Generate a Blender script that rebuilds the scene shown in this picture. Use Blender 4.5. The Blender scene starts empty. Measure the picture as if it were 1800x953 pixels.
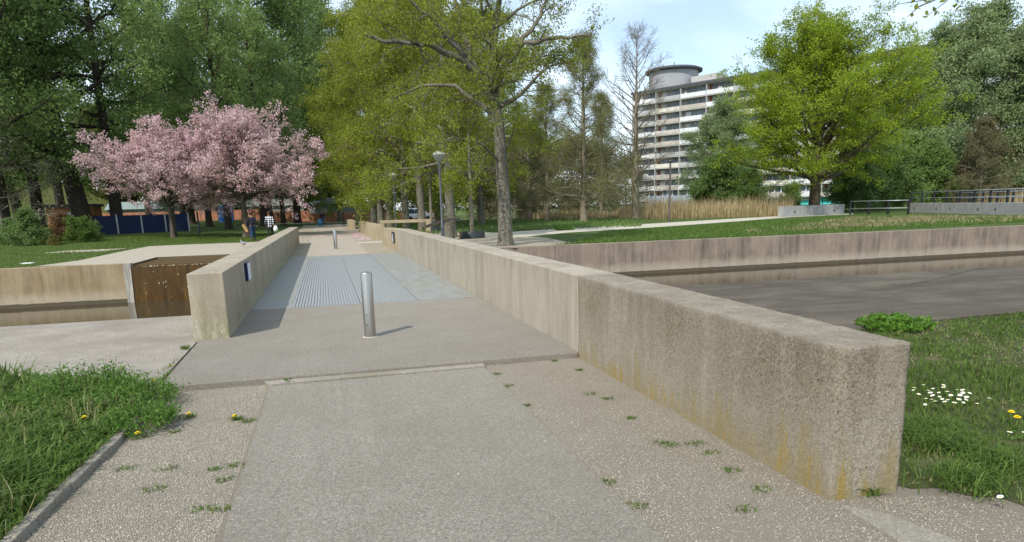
import bpy, math, numpy as np
from mathutils import Matrix, Vector

# ------------------------------------------------------------------ camera, light, exposure
sc = bpy.context.scene
COL = sc.collection
def rot(yaw, pitch, roll):
    cy, sy = math.cos(yaw), math.sin(yaw)
    fwd = np.array([sy*math.cos(pitch), cy*math.cos(pitch), math.sin(pitch)])
    r0 = np.array([cy, -sy, 0.]); u0 = np.cross(r0, fwd)
    c, s = math.cos(roll), math.sin(roll)
    return np.array([c*r0+s*u0, -s*r0+c*u0, fwd])
FPX, CYPX = 1204.71, 614.31
RC = rot(.257943608, -.205197442, -.0270701940)
EYE = np.array([0, 0, 1.65])
cam = bpy.data.cameras.new('camera'); camo = bpy.data.objects.new('camera', cam); COL.objects.link(camo)
cam.sensor_fit = 'HORIZONTAL'; cam.sensor_width = 36; cam.lens = FPX/1800*36
cam.shift_y = (CYPX-476.5)/1800; cam.clip_start = .05; cam.clip_end = 5000
m4 = Matrix.Identity(4)
for i in range(3):
    m4[i][0], m4[i][1], m4[i][2], m4[i][3] = RC[0][i], RC[1][i], -RC[2][i], EYE[i]
camo.matrix_world = m4
sc.camera = camo

SUN_DIR = Vector((-.68, -.68, 1.0)).normalized()
sun = bpy.data.lights.new('sun', 'SUN'); suno = bpy.data.objects.new('sun', sun); COL.objects.link(suno)
sun.energy = 3.7; sun.angle = math.radians(.6); sun.color = (1, .94, .84)
suno.rotation_euler = SUN_DIR.to_track_quat('Z', 'Y').to_euler()
W = bpy.data.worlds.new("World"); sc.world = W; W.use_nodes = True
SKY_STRENGTH = .15
sc.view_settings.view_transform = 'Standard'; sc.view_settings.look = 'None'
sc.view_settings.exposure = .27; sc.view_settings.gamma = 1; sc.view_settings.use_curve_mapping = False
sc.cycles.max_bounces = 6; sc.cycles.transparent_max_bounces = 8
sc.cycles.diffuse_bounces = 3; sc.cycles.glossy_bounces = 3; sc.cycles.transmission_bounces = 3
sc.cycles.use_denoising = True
sc.cycles.sample_clamp_indirect = 6

# ------------------------------------------------------------------ node helpers
def nd(nt, typ, ins=None, **props):
    n = nt.nodes.new(typ)
    for k, v in props.items(): setattr(n, k, v)
    for k, v in (ins or {}).items():
        if isinstance(v, bpy.types.NodeSocket): nt.links.new(v, n.inputs[k])
        else: n.inputs[k].default_value = v
    return n
def c4(c): return (c[0], c[1], c[2], 1)
def mix(nt, f, a, b, blend='MIX'):
    n = nt.nodes.new('ShaderNodeMix'); n.data_type = 'RGBA'; n.blend_type = blend
    for i, v in ((0, f), (6, a), (7, b)):
        if isinstance(v, bpy.types.NodeSocket): nt.links.new(v, n.inputs[i])
        else: n.inputs[i].default_value = c4(v) if i else v
    return n.outputs[2]
def ramp(nt, f, stops, interp='LINEAR'):
    n = nd(nt, 'ShaderNodeValToRGB', {'Fac': f}); cr = n.color_ramp; cr.interpolation = interp
    while len(cr.elements) < len(stops): cr.elements.new(.5)
    for e, (p, c) in zip(cr.elements, stops):
        e.position = p; e.color = c4(c) if hasattr(c, '__len__') else (c, c, c, 1)
    return n.outputs[0]
def noise(nt, vec, scale, detail=4, rough=.6):
    return nd(nt, 'ShaderNodeTexNoise', {'Vector': vec, 'Scale': scale, 'Detail': detail, 'Roughness': rough}).outputs[0]
def voro(nt, vec, scale, rnd=1):
    return nd(nt, 'ShaderNodeTexVoronoi', {'Vector': vec, 'Scale': scale, 'Randomness': rnd})
def math_(nt, op, a, b=0., c=0.):
    n = nt.nodes.new('ShaderNodeMath'); n.operation = op
    for i, v in enumerate((a, b, c)):
        if isinstance(v, bpy.types.NodeSocket): nt.links.new(v, n.inputs[i])
        else: n.inputs[i].default_value = v
    return n.outputs[0]
def scalev(nt, vec, s):
    return nd(nt, 'ShaderNodeMapping', {'Vector': vec, 'Scale': s}).outputs[0]
def world_pos(nt): return nd(nt, 'ShaderNodeNewGeometry').outputs['Position']
def new_mat(name):
    m = bpy.data.materials.new(name); m.use_nodes = True
    nt = m.node_tree; b = nt.nodes['Principled BSDF']; b.inputs['Roughness'].default_value = .85
    b.inputs['Specular IOR Level'].default_value = .25
    return m, nt, b
def bump(nt, b, h, strength=.5, dist=.01):
    n = nd(nt, 'ShaderNodeBump', {'Height': h, 'Strength': strength, 'Distance': dist})
    nt.links.new(n.outputs[0], b.inputs['Normal']); return n
def setc(nt, b, col):
    if isinstance(col, bpy.types.NodeSocket): nt.links.new(col, b.inputs['Base Color'])
    else: b.inputs['Base Color'].default_value = c4(col)

MATS = {}
def plain(name, col, rough=.7, metal=0., vary=.18, scale=3.):
    if name in MATS: return MATS[name]
    m, nt, b = new_mat(name); b.inputs['Roughness'].default_value = rough; b.inputs['Metallic'].default_value = metal
    v = nd(nt, 'ShaderNodeTexCoord').outputs['Object']
    n = noise(nt, v, scale, 5, .65)
    lo = tuple(x*(1-vary) for x in col); hi = tuple(min(1, x*(1+vary)) for x in col)
    setc(nt, b, ramp(nt, n, [(.3, lo), (.7, hi)])); MATS[name] = m; return m

# sky: nishita plus thin clouds
nt = W.node_tree; bg = nt.nodes['Background']
skyn = nd(nt, 'ShaderNodeTexSky', sky_type='NISHITA', sun_disc=False, sun_elevation=math.asin(SUN_DIR.z),
          sun_rotation=math.radians(225), altitude=0, air_density=1.0, dust_density=.7, ozone_density=1.0)
tc = nd(nt, 'ShaderNodeTexCoord').outputs['Generated']
cv = scalev(nt, tc, (1, 1, 2.2))
cn = nd(nt, 'ShaderNodeTexNoise', {'Vector': cv, 'Scale': 2.6, 'Detail': 7, 'Roughness': .55, 'Distortion': .35}).outputs[0]
cm = ramp(nt, cn, [(.38, .2), (.68, .9)])
skyc = mix(nt, cm, skyn.outputs[0], (7.4, 8.5, 9.6))
nt.links.new(skyc, bg.inputs['Color']); bg.inputs['Strength'].default_value = SKY_STRENGTH

# ------------------------------------------------------------------ materials
def mat_aggregate(name, mortar, stones, scale, cover=.55, streak=0., lichen=False, algae=False, darktop=0., rough=.9, bstr=.6, speck=.5, dirt=(.1, .09, .07), dirtamt=.35, wline=False, mottle=False, pits=False):
    m, nt, b = new_mat(name); P = world_pos(nt); b.inputs['Roughness'].default_value = rough
    wob = nd(nt, 'ShaderNodeTexNoise', {'Vector': P, 'Scale': scale*.8, 'Detail': 2}).outputs[1]
    pv = nd(nt, 'ShaderNodeVectorMath', {0: P, 1: wob}, operation='MULTIPLY_ADD')
    pv.inputs[1].default_value = (1, 1, 1)
    off = nd(nt, 'ShaderNodeVectorMath', {0: wob}, operation='SCALE'); off.inputs[3].default_value = .35/scale
    nt.links.new(off.outputs[0], pv.inputs[2]); nt.links.new(P, pv.inputs[0])
    v = voro(nt, pv.outputs[0], scale); v2 = voro(nt, P, scale*1.9)
    sep = nd(nt, 'ShaderNodeSeparateColor', {'Color': v.outputs['Color']})
    k = len(stones)
    stone = ramp(nt, sep.outputs[0], [(i/k, c) for i, c in enumerate(stones)], 'CONSTANT')
    sep2 = nd(nt, 'ShaderNodeSeparateColor', {'Color': v2.outputs['Color']})
    stone2 = ramp(nt, sep2.outputs[1], [(i/k, c) for i, c in enumerate(stones)], 'CONSTANT')
    mask = ramp(nt, v.outputs['Distance'], [(.38, 1.), (.62, 0.)])
    pick = math_(nt, 'LESS_THAN', sep.outputs[1], cover)
    mk = math_(nt, 'MULTIPLY', mask, pick)
    fine = mix(nt, speck, mortar, stone2)
    col = mix(nt, mk, fine, stone)
    big = noise(nt, P, 1.1, 5, .6)
    col = mix(nt, math_(nt, 'MULTIPLY', ramp(nt, big, [(.38, 0.), (.72, 1.)]), dirtamt), col, dirt)
    if mottle:
        b.inputs['Specular IOR Level'].default_value = .08
        mo = noise(nt, scalev(nt, P, (.16, .7, 1)), 1.7, 7, .68); mo2 = noise(nt, scalev(nt, P, (.5, 2.2, 1)), 2.3, 6, .7)
        col = mix(nt, ramp(nt, mo, [(.42, 0.), (.64, .7)]), col, (.065, .055, .043))
        col = mix(nt, ramp(nt, mo2, [(.56, 0.), (.72, .6)]), col, (.17, .155, .125))
        col = mix(nt, ramp(nt, mo, [(.62, 0.), (.75, .5)]), col, (.1, .095, .045))
    if streak:
        sv = scalev(nt, P, (2.2, 2.2, .16)); st = noise(nt, sv, 1.6, 8, .72); pt = noise(nt, P, .7, 4, .6)
        st = math_(nt, 'MULTIPLY', st, math_(nt, 'ADD', .55, math_(nt, 'MULTIPLY', pt, .95)))
        col = mix(nt, math_(nt, 'MULTIPLY', ramp(nt, st, [(.45, 0.), (.7, 1.)]), streak), col, tuple(x*.38 for x in mortar))
        st2 = noise(nt, scalev(nt, P, (3, 3, .5)), 2.1, 6, .7)
        col = mix(nt, math_(nt, 'MULTIPLY', ramp(nt, st2, [(.56, 0.), (.74, 1.)]), streak*.8), col, tuple(min(.8, x*1.55) for x in mortar))
    z = nd(nt, 'ShaderNodeSeparateXYZ', {'Vector': P})
    if pits:
        pz = voro(nt, P, 27); ps = nd(nt, 'ShaderNodeSeparateColor', {'Color': pz.outputs['Color']})
        pm = math_(nt, 'MULTIPLY', ramp(nt, pz.outputs['Distance'], [(.16, 1.), (.24, 0.)]), math_(nt, 'LESS_THAN', ps.outputs[0], .13))
        col = mix(nt, math_(nt, 'MULTIPLY', pm, .85), col, ramp(nt, ps.outputs[1], [(0, (.05, .035, .025)), (.6, (.12, .07, .04)), (.8, (.6, .57, .5))], 'CONSTANT'))
    if lichen:
        lv = noise(nt, scalev(nt, P, (6, 6, .9)), 1.2, 5, .65)
        lh = math_(nt, 'SUBTRACT', lv, math_(nt, 'MULTIPLY', z.outputs[2], .62))
        yy = math_(nt, 'MULTIPLY', math_(nt, 'SUBTRACT', z.outputs[1], 3.0), .018)
        lh = math_(nt, 'SUBTRACT', lh, yy)
        col = mix(nt, math_(nt, 'MULTIPLY', ramp(nt, lh, [(.34, 0.), (.58, 1.)]), .6), col, (.36, .28, .09))
        ly = noise(nt, scalev(nt, P, (9, 9, 1.6)), 1.7, 4, .6)
        ly = math_(nt, 'SUBTRACT', ly, math_(nt, 'MULTIPLY', z.outputs[2], .35))
        col = mix(nt, math_(nt, 'MULTIPLY', ramp(nt, ly, [(.54, 0.), (.64, 1.)]), .6), col, (.46, .31, .03))
    if algae:
        av = noise(nt, scalev(nt, P, (4, 4, 1.2)), 2.2, 5, .65)
        ah = math_(nt, 'SUBTRACT', av, math_(nt, 'MULTIPLY', z.outputs[2], .55))
        col = mix(nt, math_(nt, 'MULTIPLY', ramp(nt, ah, [(.2, 0.), (.5, 1.)]), .5), col, (.17, .165, .06))
        wv = noise(nt, scalev(nt, P, (5, 5, 2.)), 3.1, 5, .7)
        wh = math_(nt, 'SUBTRACT', wv, math_(nt, 'MULTIPLY', z.outputs[2], .5))
        col = mix(nt, math_(nt, 'MULTIPLY', ramp(nt, wh, [(.4, 0.), (.56, 1.)]), .5), col, (.5, .48, .38))
    if wline:
        wn = noise(nt, scalev(nt, P, (2.5, 2.5, 1.2)), 1.6, 6, .7)
        zz = math_(nt, 'ADD', z.outputs[2], math_(nt, 'MULTIPLY', wn, .5))
        col = mix(nt, math_(nt, 'MULTIPLY', ramp(nt, math_(nt, 'MULTIPLY', zz, -1.), [(.55, 0.), (.85, 1.)]), .42), col, (.5, .44, .34))
        col = mix(nt, ramp(nt, math_(nt, 'ADD', math_(nt, 'MULTIPLY', z.outputs[2], -1.), math_(nt, 'MULTIPLY', wn, .06)), [(1.245/1., 0.), (1.275/1., 1.)]) if False else math_(nt, 'MULTIPLY', math_(nt, 'LESS_THAN', math_(nt, 'ADD', z.outputs[2], math_(nt, 'MULTIPLY', wn, -.08)), -1.26), .85), col, (.05, .042, .025))
    if darktop:
        dv = noise(nt, scalev(nt, P, (3, 3, .6)), 1.5, 6, .7)
        dh = math_(nt, 'ADD', dv, math_(nt, 'MULTIPLY', z.outputs[2], .35))
        col = mix(nt, math_(nt, 'MULTIPLY', ramp(nt, dh, [(.62, 0.), (.95, 1.)]), darktop), col, (.15, .11, .07))
        if pits:
            bw = noise(nt, scalev(nt, P, (1.1, 1.1, .5)), 1.3, 6, .65); bz = math_(nt, 'MULTIPLY', ramp(nt, bw, [(.4, 0.), (.62, 1.)]), ramp(nt, z.outputs[2], [(.25, .12), (.6, 1.), (.79, .7), (.833, .0)]))
            col = mix(nt, math_(nt, 'MULTIPLY', bz, .55), col, mix(nt, 1., stone2, (.7, .62, .5), 'MULTIPLY'))
    setc(nt, b, col)
    hgt = math_(nt, 'ADD', math_(nt, 'MULTIPLY', mk, .6), math_(nt, 'MULTIPLY', v2.outputs['Distance'], -.5))
    bump(nt, b, hgt, bstr, .006)
    MATS[name] = m; return m

STN_WALL = [(.42, .36, .27), (.1, .07, .045), (.5, .44, .34), (.3, .26, .2), (.42, .3, .16), (.62, .57, .48), (.17, .12, .08), (.46, .41, .34)]
STN_PATH = [(.36, .335, .29), (.12, .11, .1), (.5, .47, .41), (.26, .24, .21), (.42, .32, .23), (.66, .63, .57), (.19, .17, .15), (.4, .38, .34)]
M_wall_near = mat_aggregate('exposed aggregate concrete', (.5, .455, .365), STN_WALL, 50, .5, .3, lichen=True, darktop=.5, speck=.42, bstr=1., pits=True, dirtamt=.12, dirt=(.24, .2, .14))
M_wall = mat_aggregate('board cast concrete', (.4, .362, .29), STN_WALL, 70, .28, .5, lichen=False, darktop=.25, speck=.22, bstr=.4, dirtamt=.22)
M_wall_left = mat_aggregate('weathered parapet concrete', (.375, .338, .255), STN_WALL, 70, .3, .4, algae=True, darktop=.2, speck=.25, bstr=.4, dirtamt=.25)
M_wall_end = mat_aggregate('yellowed parapet concrete', (.43, .35, .21), STN_WALL, 70, .3, .35, speck=.25, bstr=.4)
M_canal = mat_aggregate('quay wall concrete', (.25, .2, .155), STN_WALL, 50, .2, .75, speck=.15, bstr=.3, dirtamt=.45, dirt=(.13, .1, .08), wline=True)
M_canal_left = mat_aggregate('ochre quay wall concrete', (.31, .24, .14), STN_WALL, 50, .2, .6, speck=.15, bstr=.3, dirtamt=.5, dirt=(.2, .13, .055), wline=True)
M_deck = mat_aggregate('washed pebble concrete', (.345, .315, .255), STN_PATH, 60, .7, 0, speck=.45, bstr=1., dirtamt=.3, dirt=(.24, .2, .155))
M_slab = mat_aggregate('grey washed pebble concrete', (.37, .34, .268), STN_PATH, 56, .75, 0, speck=.5, bstr=.9, dirtamt=.3, dirt=(.255, .22, .17))
M_apron = mat_aggregate('apron concrete', (.235, .208, .165), STN_PATH, 46, .4, 0, speck=.4, bstr=.4, dirtamt=.6, dirt=(.15, .13, .105))
M_apron_wet = mat_aggregate('dark stained apron concrete', (.125, .11, .088), [(.14, .124, .098), (.085, .074, .06), (.2, .176, .138), (.11, .097, .077)], 30, .5, 0, speck=.4, bstr=.4, dirtamt=.7, dirt=(.06, .052, .042), rough=.9, mottle=True)
M_plat = mat_aggregate('pale platform concrete', (.35, .315, .24), STN_PATH, 40, .2, 0, speck=.2, bstr=.3, dirtamt=.25, dirt=(.3, .25, .17))
M_path_far = mat_aggregate('far path concrete', (.35, .305, .24), STN_PATH, 40, .3, 0, speck=.3, bstr=.3, dirtamt=.3, dirt=(.25, .2, .15))
M_gravel = mat_aggregate('gravel', (.315, .288, .225), [(.37, .338, .262), (.26, .2, .15), (.5, .45, .38), (.33, .28, .22), (.38, .29, .21), (.55, .5, .44)], 90, .8, 0, speck=.6, bstr=.9, dirtamt=.3, dirt=(.24, .2, .14))
M_pale_gravel = mat_aggregate('pale shell path', (.41, .385, .31), [(.48, .45, .37), (.4, .36, .29), (.53, .5, .43)], 40, .6, 0, speck=.4, bstr=.3, dirtamt=.15, dirt=(.4, .36, .28))
M_litter_ground = mat_aggregate('bare ground', (.3, .26, .2), [(.4, .36, .3), (.2, .16, .11), (.32, .28, .21), (.45, .42, .36)], 22, .7, 0, speck=.5, bstr=.6, dirtamt=.5, dirt=(.2, .19, .1))
M_kerb = mat_aggregate('mossy kerb concrete', (.26, .235, .19), STN_PATH, 70, .4, 0, speck=.4, bstr=.6, dirtamt=.5, dirt=(.13, .13, .06))

def mat_ground():
    m, nt, b = new_mat('meadow ground'); P = world_pos(nt)
    n1 = noise(nt, P, .35, 5, .6); n2 = noise(nt, P, 6, 6, .75); n3 = noise(nt, P, 40, 3, .7)
    c = ramp(nt, n1, [(.3, (.05, .095, .018)), (.5, (.075, .125, .024)), (.72, (.12, .155, .04))])
    c = mix(nt, .6, c, ramp(nt, n2, [(.3, (.035, .065, .012)), (.55, (.08, .13, .025)), (.8, (.16, .18, .07))]))
    c = mix(nt, .35, c, ramp(nt, n3, [(.3, (.03, .05, .01)), (.7, (.13, .18, .05))]))
    setc(nt, b, c); b.inputs['Roughness'].default_value = 1
    bump(nt, b, math_(nt, 'ADD', n2, n3), .9, .08); return m
M_ground = mat_ground()
def mat_soil():
    m, nt, b = new_mat('turf soil'); P = world_pos(nt)
    n2 = noise(nt, P, 3, 6, .7); n3 = noise(nt, P, 45, 3, .7)
    c = ramp(nt, n2, [(.32, (.035, .055, .014)), (.52, (.06, .075, .022)), (.66, (.15, .13, .07)), (.8, (.2, .17, .1))])
    c = mix(nt, .35, c, ramp(nt, n3, [(.3, (.03, .035, .012)), (.7, (.12, .12, .05))]))
    setc(nt, b, c); b.inputs['Roughness'].default_value = 1; bump(nt, b, math_(nt, 'ADD', n2, n3), .9, .03); return m
M_soil = mat_soil()

def mat_leaf(name, dark, mid, light, trans=.35, rough=.55):
    m, nt, b = new_mat(name)
    a = nd(nt, 'ShaderNodeAttribute', attribute_name='tint').outputs['Fac']
    col = ramp(nt, a, [(0., dark), (.5, mid), (1., light)])
    setc(nt, b, col); b.inputs['Roughness'].default_value = rough
    t = nd(nt, 'ShaderNodeBsdfTranslucent', {'Color': mix(nt, .5, col, light)})
    ms = nd(nt, 'ShaderNodeMixShader', {0: trans, 1: b.outputs[0], 2: t.outputs[0]})
    nt.links.new(ms.outputs[0], nt.nodes['Material Output'].inputs['Surface']); MATS[name] = m; return m
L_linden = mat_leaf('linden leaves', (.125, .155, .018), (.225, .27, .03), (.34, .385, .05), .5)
L_linden2 = mat_leaf('linden leaves with painted shade', (.11, .145, .016), (.19, .235, .022), (.29, .33, .035), .45)  # darker copy of the linden leaves, crown shade put into the colour
L_dark = mat_leaf('poplar leaves', (.095, .155, .04), (.185, .275, .072), (.28, .37, .125), .52)
L_mid = mat_leaf('broadleaf leaves', (.075, .13, .034), (.135, .215, .058), (.21, .3, .1), .45)
L_olive = mat_leaf('olive young leaves', (.1, .1, .02), (.16, .155, .035), (.24, .22, .06), .35)
L_maple = mat_leaf('maple leaves', (.145, .2, .014), (.255, .34, .022), (.37, .47, .04), .52)
L_willow = mat_leaf('willow leaves', (.13, .185, .08), (.235, .305, .13), (.35, .42, .21), .45)
L_cypress = mat_leaf('cypress sprays', (.12, .135, .035), (.19, .21, .055), (.26, .28, .085), .4)
L_brown = mat_leaf('brown conifer sprays', (.11, .1, .045), (.16, .148, .07), (.21, .2, .095), .35)
L_cherry = mat_leaf('cherry blossom', (.26, .19, .11), (.7, .47, .5), (.9, .73, .77), .45, .7)
L_grass = mat_leaf('grass blades', (.055, .1, .014), (.1, .17, .025), (.2, .235, .065), .42)
L_lush = mat_leaf('lush grass blades', (.05, .1, .014), (.105, .185, .028), (.2, .28, .075), .45)
L_dry = mat_leaf('dry grass blades', (.2, .17, .08), (.3, .26, .13), (.42, .37, .22), .35)
L_weed = mat_leaf('weed leaves', (.055, .12, .018), (.105, .21, .032), (.18, .31, .06), .42)
L_nettle = mat_leaf('nettle leaves', (.06, .14, .015), (.1, .215, .022), (.17, .3, .045), .38)
L_reed = mat_leaf('reed stems', (.2, .15, .07), (.36, .28, .15), (.5, .41, .24), .2)
L_red = mat_leaf('copper leaves', (.09, .05, .025), (.15, .085, .04), (.2, .14, .06), .3)
L_peb = mat_leaf('pebbles', (.18, .158, .12), (.345, .315, .245), (.51, .475, .395), 0.0, .8)
L_petal = mat_leaf('petals', (.6, .35, .42), (.75, .5, .57), (.85, .68, .72), .2)

def mat_bark(name, a, bcol, cpat=.0, scale=5.):
    m, nt, b = new_mat(name); v = nd(nt, 'ShaderNodeTexCoord').outputs['Object']
    n1 = noise(nt, scalev(nt, v, (1, 1, .25)), scale*2.2, 7, .7); n2 = noise(nt, v, scale*2.6, 6, .8)
    c = ramp(nt, n1, [(.3, a), (.7, bcol)])
    if cpat: c = mix(nt, ramp(nt, n2, [(.46, 0.), (.62, cpat)]), c, (.3, .3, .25))
    setc(nt, b, c); b.inputs['Roughness'].default_value = .95; bump(nt, b, n1, 1., .05); MATS[name] = m; return m
B_linden = mat_bark('grey lichened bark', (.05, .042, .03), (.17, .15, .11), .6, 5)
B_dark = mat_bark('dark furrowed bark', (.022, .018, .014), (.075, .062, .046), .0, 4)
B_cherry = mat_bark('cherry bark', (.035, .026, .02), (.12, .095, .07), .3, 6)
B_cyp = mat_bark('cypress bark', (.13, .11, .08), (.25, .215, .15), .15, 6)
B_maple = mat_bark('brown bark', (.045, .035, .022), (.13, .1, .06), .1, 6)
B_young = mat_bark('young bark', (.13, .11, .08), (.25, .22, .17), .3, 8)

def mat_water(name, col, rough=.04, bs=.12, scale=6):
    m, nt, b = new_mat(name); P = world_pos(nt); setc(nt, b, col)
    b.inputs['Roughness'].default_value = rough; b.inputs['IOR'].default_value = 1.33; b.inputs['Specular IOR Level'].default_value = .7
    bump(nt, b, noise(nt, P, scale, 3, .5), bs, .02); return m
M_water = mat_water('canal water', (.045, .036, .018))
M_pool = mat_water('pool water', (.085, .055, .02), .45, .3, 9); M_pool.node_tree.nodes['Principled BSDF'].inputs['Specular IOR Level'].default_value = .15
def mat_steel(name, col, rough, metal, scale=14, vary=.2, stain=None, mapv=(1, .35, 1)):
    m, nt, b = new_mat(name); P = world_pos(nt)
    n = noise(nt, scalev(nt, P, mapv), scale, 5, .7); n2 = noise(nt, P, 1.3, 5, .6)
    c = ramp(nt, n, [(.3, tuple(x*(1-vary) for x in col)), (.7, tuple(x*(1+vary) for x in col))])
    if stain: c = mix(nt, ramp(nt, n2, [(.5, 0.), (.66, .75)]), c, stain)
    setc(nt, b, c); b.inputs['Metallic'].default_value = metal
    nt.links.new(ramp(nt, n, [(.3, rough*.8), (.7, min(1, rough*1.25))]), b.inputs['Roughness']); return m
M_galv = mat_steel('galvanised plate', (.25, .258, .245), .6, .08, 5, .16, (.26, .25, .185))
M_grate = mat_steel('galvanised grating', (.31, .325, .325), .5, .2, 20, .12)
M_stainless = mat_steel('brushed stainless steel', (.4, .385, .355), .32, .95, 26, .1, mapv=(1, 1, .04))
M_black = plain('black painted steel', (.02, .021, .023), .45)
M_lamp_post = plain('blue grey painted steel', (.07, .08, .092), .5)
M_lamp_glass = plain('frosted lamp bowl', (.36, .385, .37), .35, 0, .08)
M_railsteel = plain('galvanised rail', (.36, .37, .38), .4, .5)
M_barrier = plain('grey precast concrete', (.29, .29, .285), .9, 0, .16, 1.5)
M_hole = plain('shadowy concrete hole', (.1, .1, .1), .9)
M_rubber = plain('black planter plastic', (.03, .034, .04), .5)
M_stump = plain('planter earth', (.06, .045, .03), .9)
M_rust = plain('dark weathered steel', (.07, .06, .055), .5, .4)

# ------------------------------------------------------------------ geometry helpers
def ray(u, v):
    return RC.T @ np.array([(u-900)/FPX, -(v-CYPX)/FPX, 1.])
def atz(u, v, z=0.):
    d = ray(u, v); return EYE + d*((z-1.65)/d[2])
def aty(u, v, Y):
    d = ray(u, v); return EYE + d*(Y/d[1])
def hor(u): return 387.86 - .027083*u
def sstep(t):
    t = np.clip(t, 0, 1); return t*t*(3-2*t)
def gz(x, y):
    x = np.asarray(x, float); y = np.asarray(y, float)
    return .012*np.clip(y-44, 0, 90)*sstep((-4-x)/8)
def gpt(u, Y):
    """ground point under picture column u at depth Y"""
    p = aty(u, hor(u), Y); return Vector((p[0], Y, float(gz(p[0], Y))))

def tag(o, label=None, cat=None, group=None, kind=None):
    if label: o['label'] = label
    if cat: o['category'] = cat
    if group: o['group'] = group
    if kind: o['kind'] = kind
    return o
def thing(name, label, cat, loc=(0, 0, 0), rz=0., group=None):
    o = bpy.data.objects.new(name, None); COL.objects.link(o); o.empty_display_size = .2
    o.location = loc; o.rotation_euler = (0, 0, rz); return tag(o, label, cat, group)
def link_mesh(name, me, mat, parent=None):
    o = bpy.data.objects.new(name, me); COL.objects.link(o)
    if mat is not None: me.materials.append(mat)
    if parent is not None: o.parent = parent
    return o
def np_mesh(name, V, F, mat, parent=None, tint=None, smooth=False):
    """fast mesh from arrays: F is (n,k)"""
    V = np.asarray(V, np.float32); F = np.asarray(F, np.int32)
    me = bpy.data.meshes.new(name); n, k = F.shape
    me.vertices.add(len(V)); me.vertices.foreach_set('co', V.ravel())
    me.loops.add(n*k); me.loops.foreach_set('vertex_index', F.ravel())
    me.polygons.add(n); me.polygons.foreach_set('loop_start', np.arange(0, n*k, k, dtype=np.int32))
    me.polygons.foreach_set('loop_total', np.full(n, k, np.int32))
    if smooth: me.polygons.foreach_set('use_smooth', np.ones(n, bool))
    me.update(calc_edges=True); me.validate()
    if tint is not None:
        a = me.attributes.new('tint', 'FLOAT', 'FACE'); a.data.foreach_set('value', np.asarray(tint, np.float32))
    return link_mesh(name, me, mat, parent)

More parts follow.
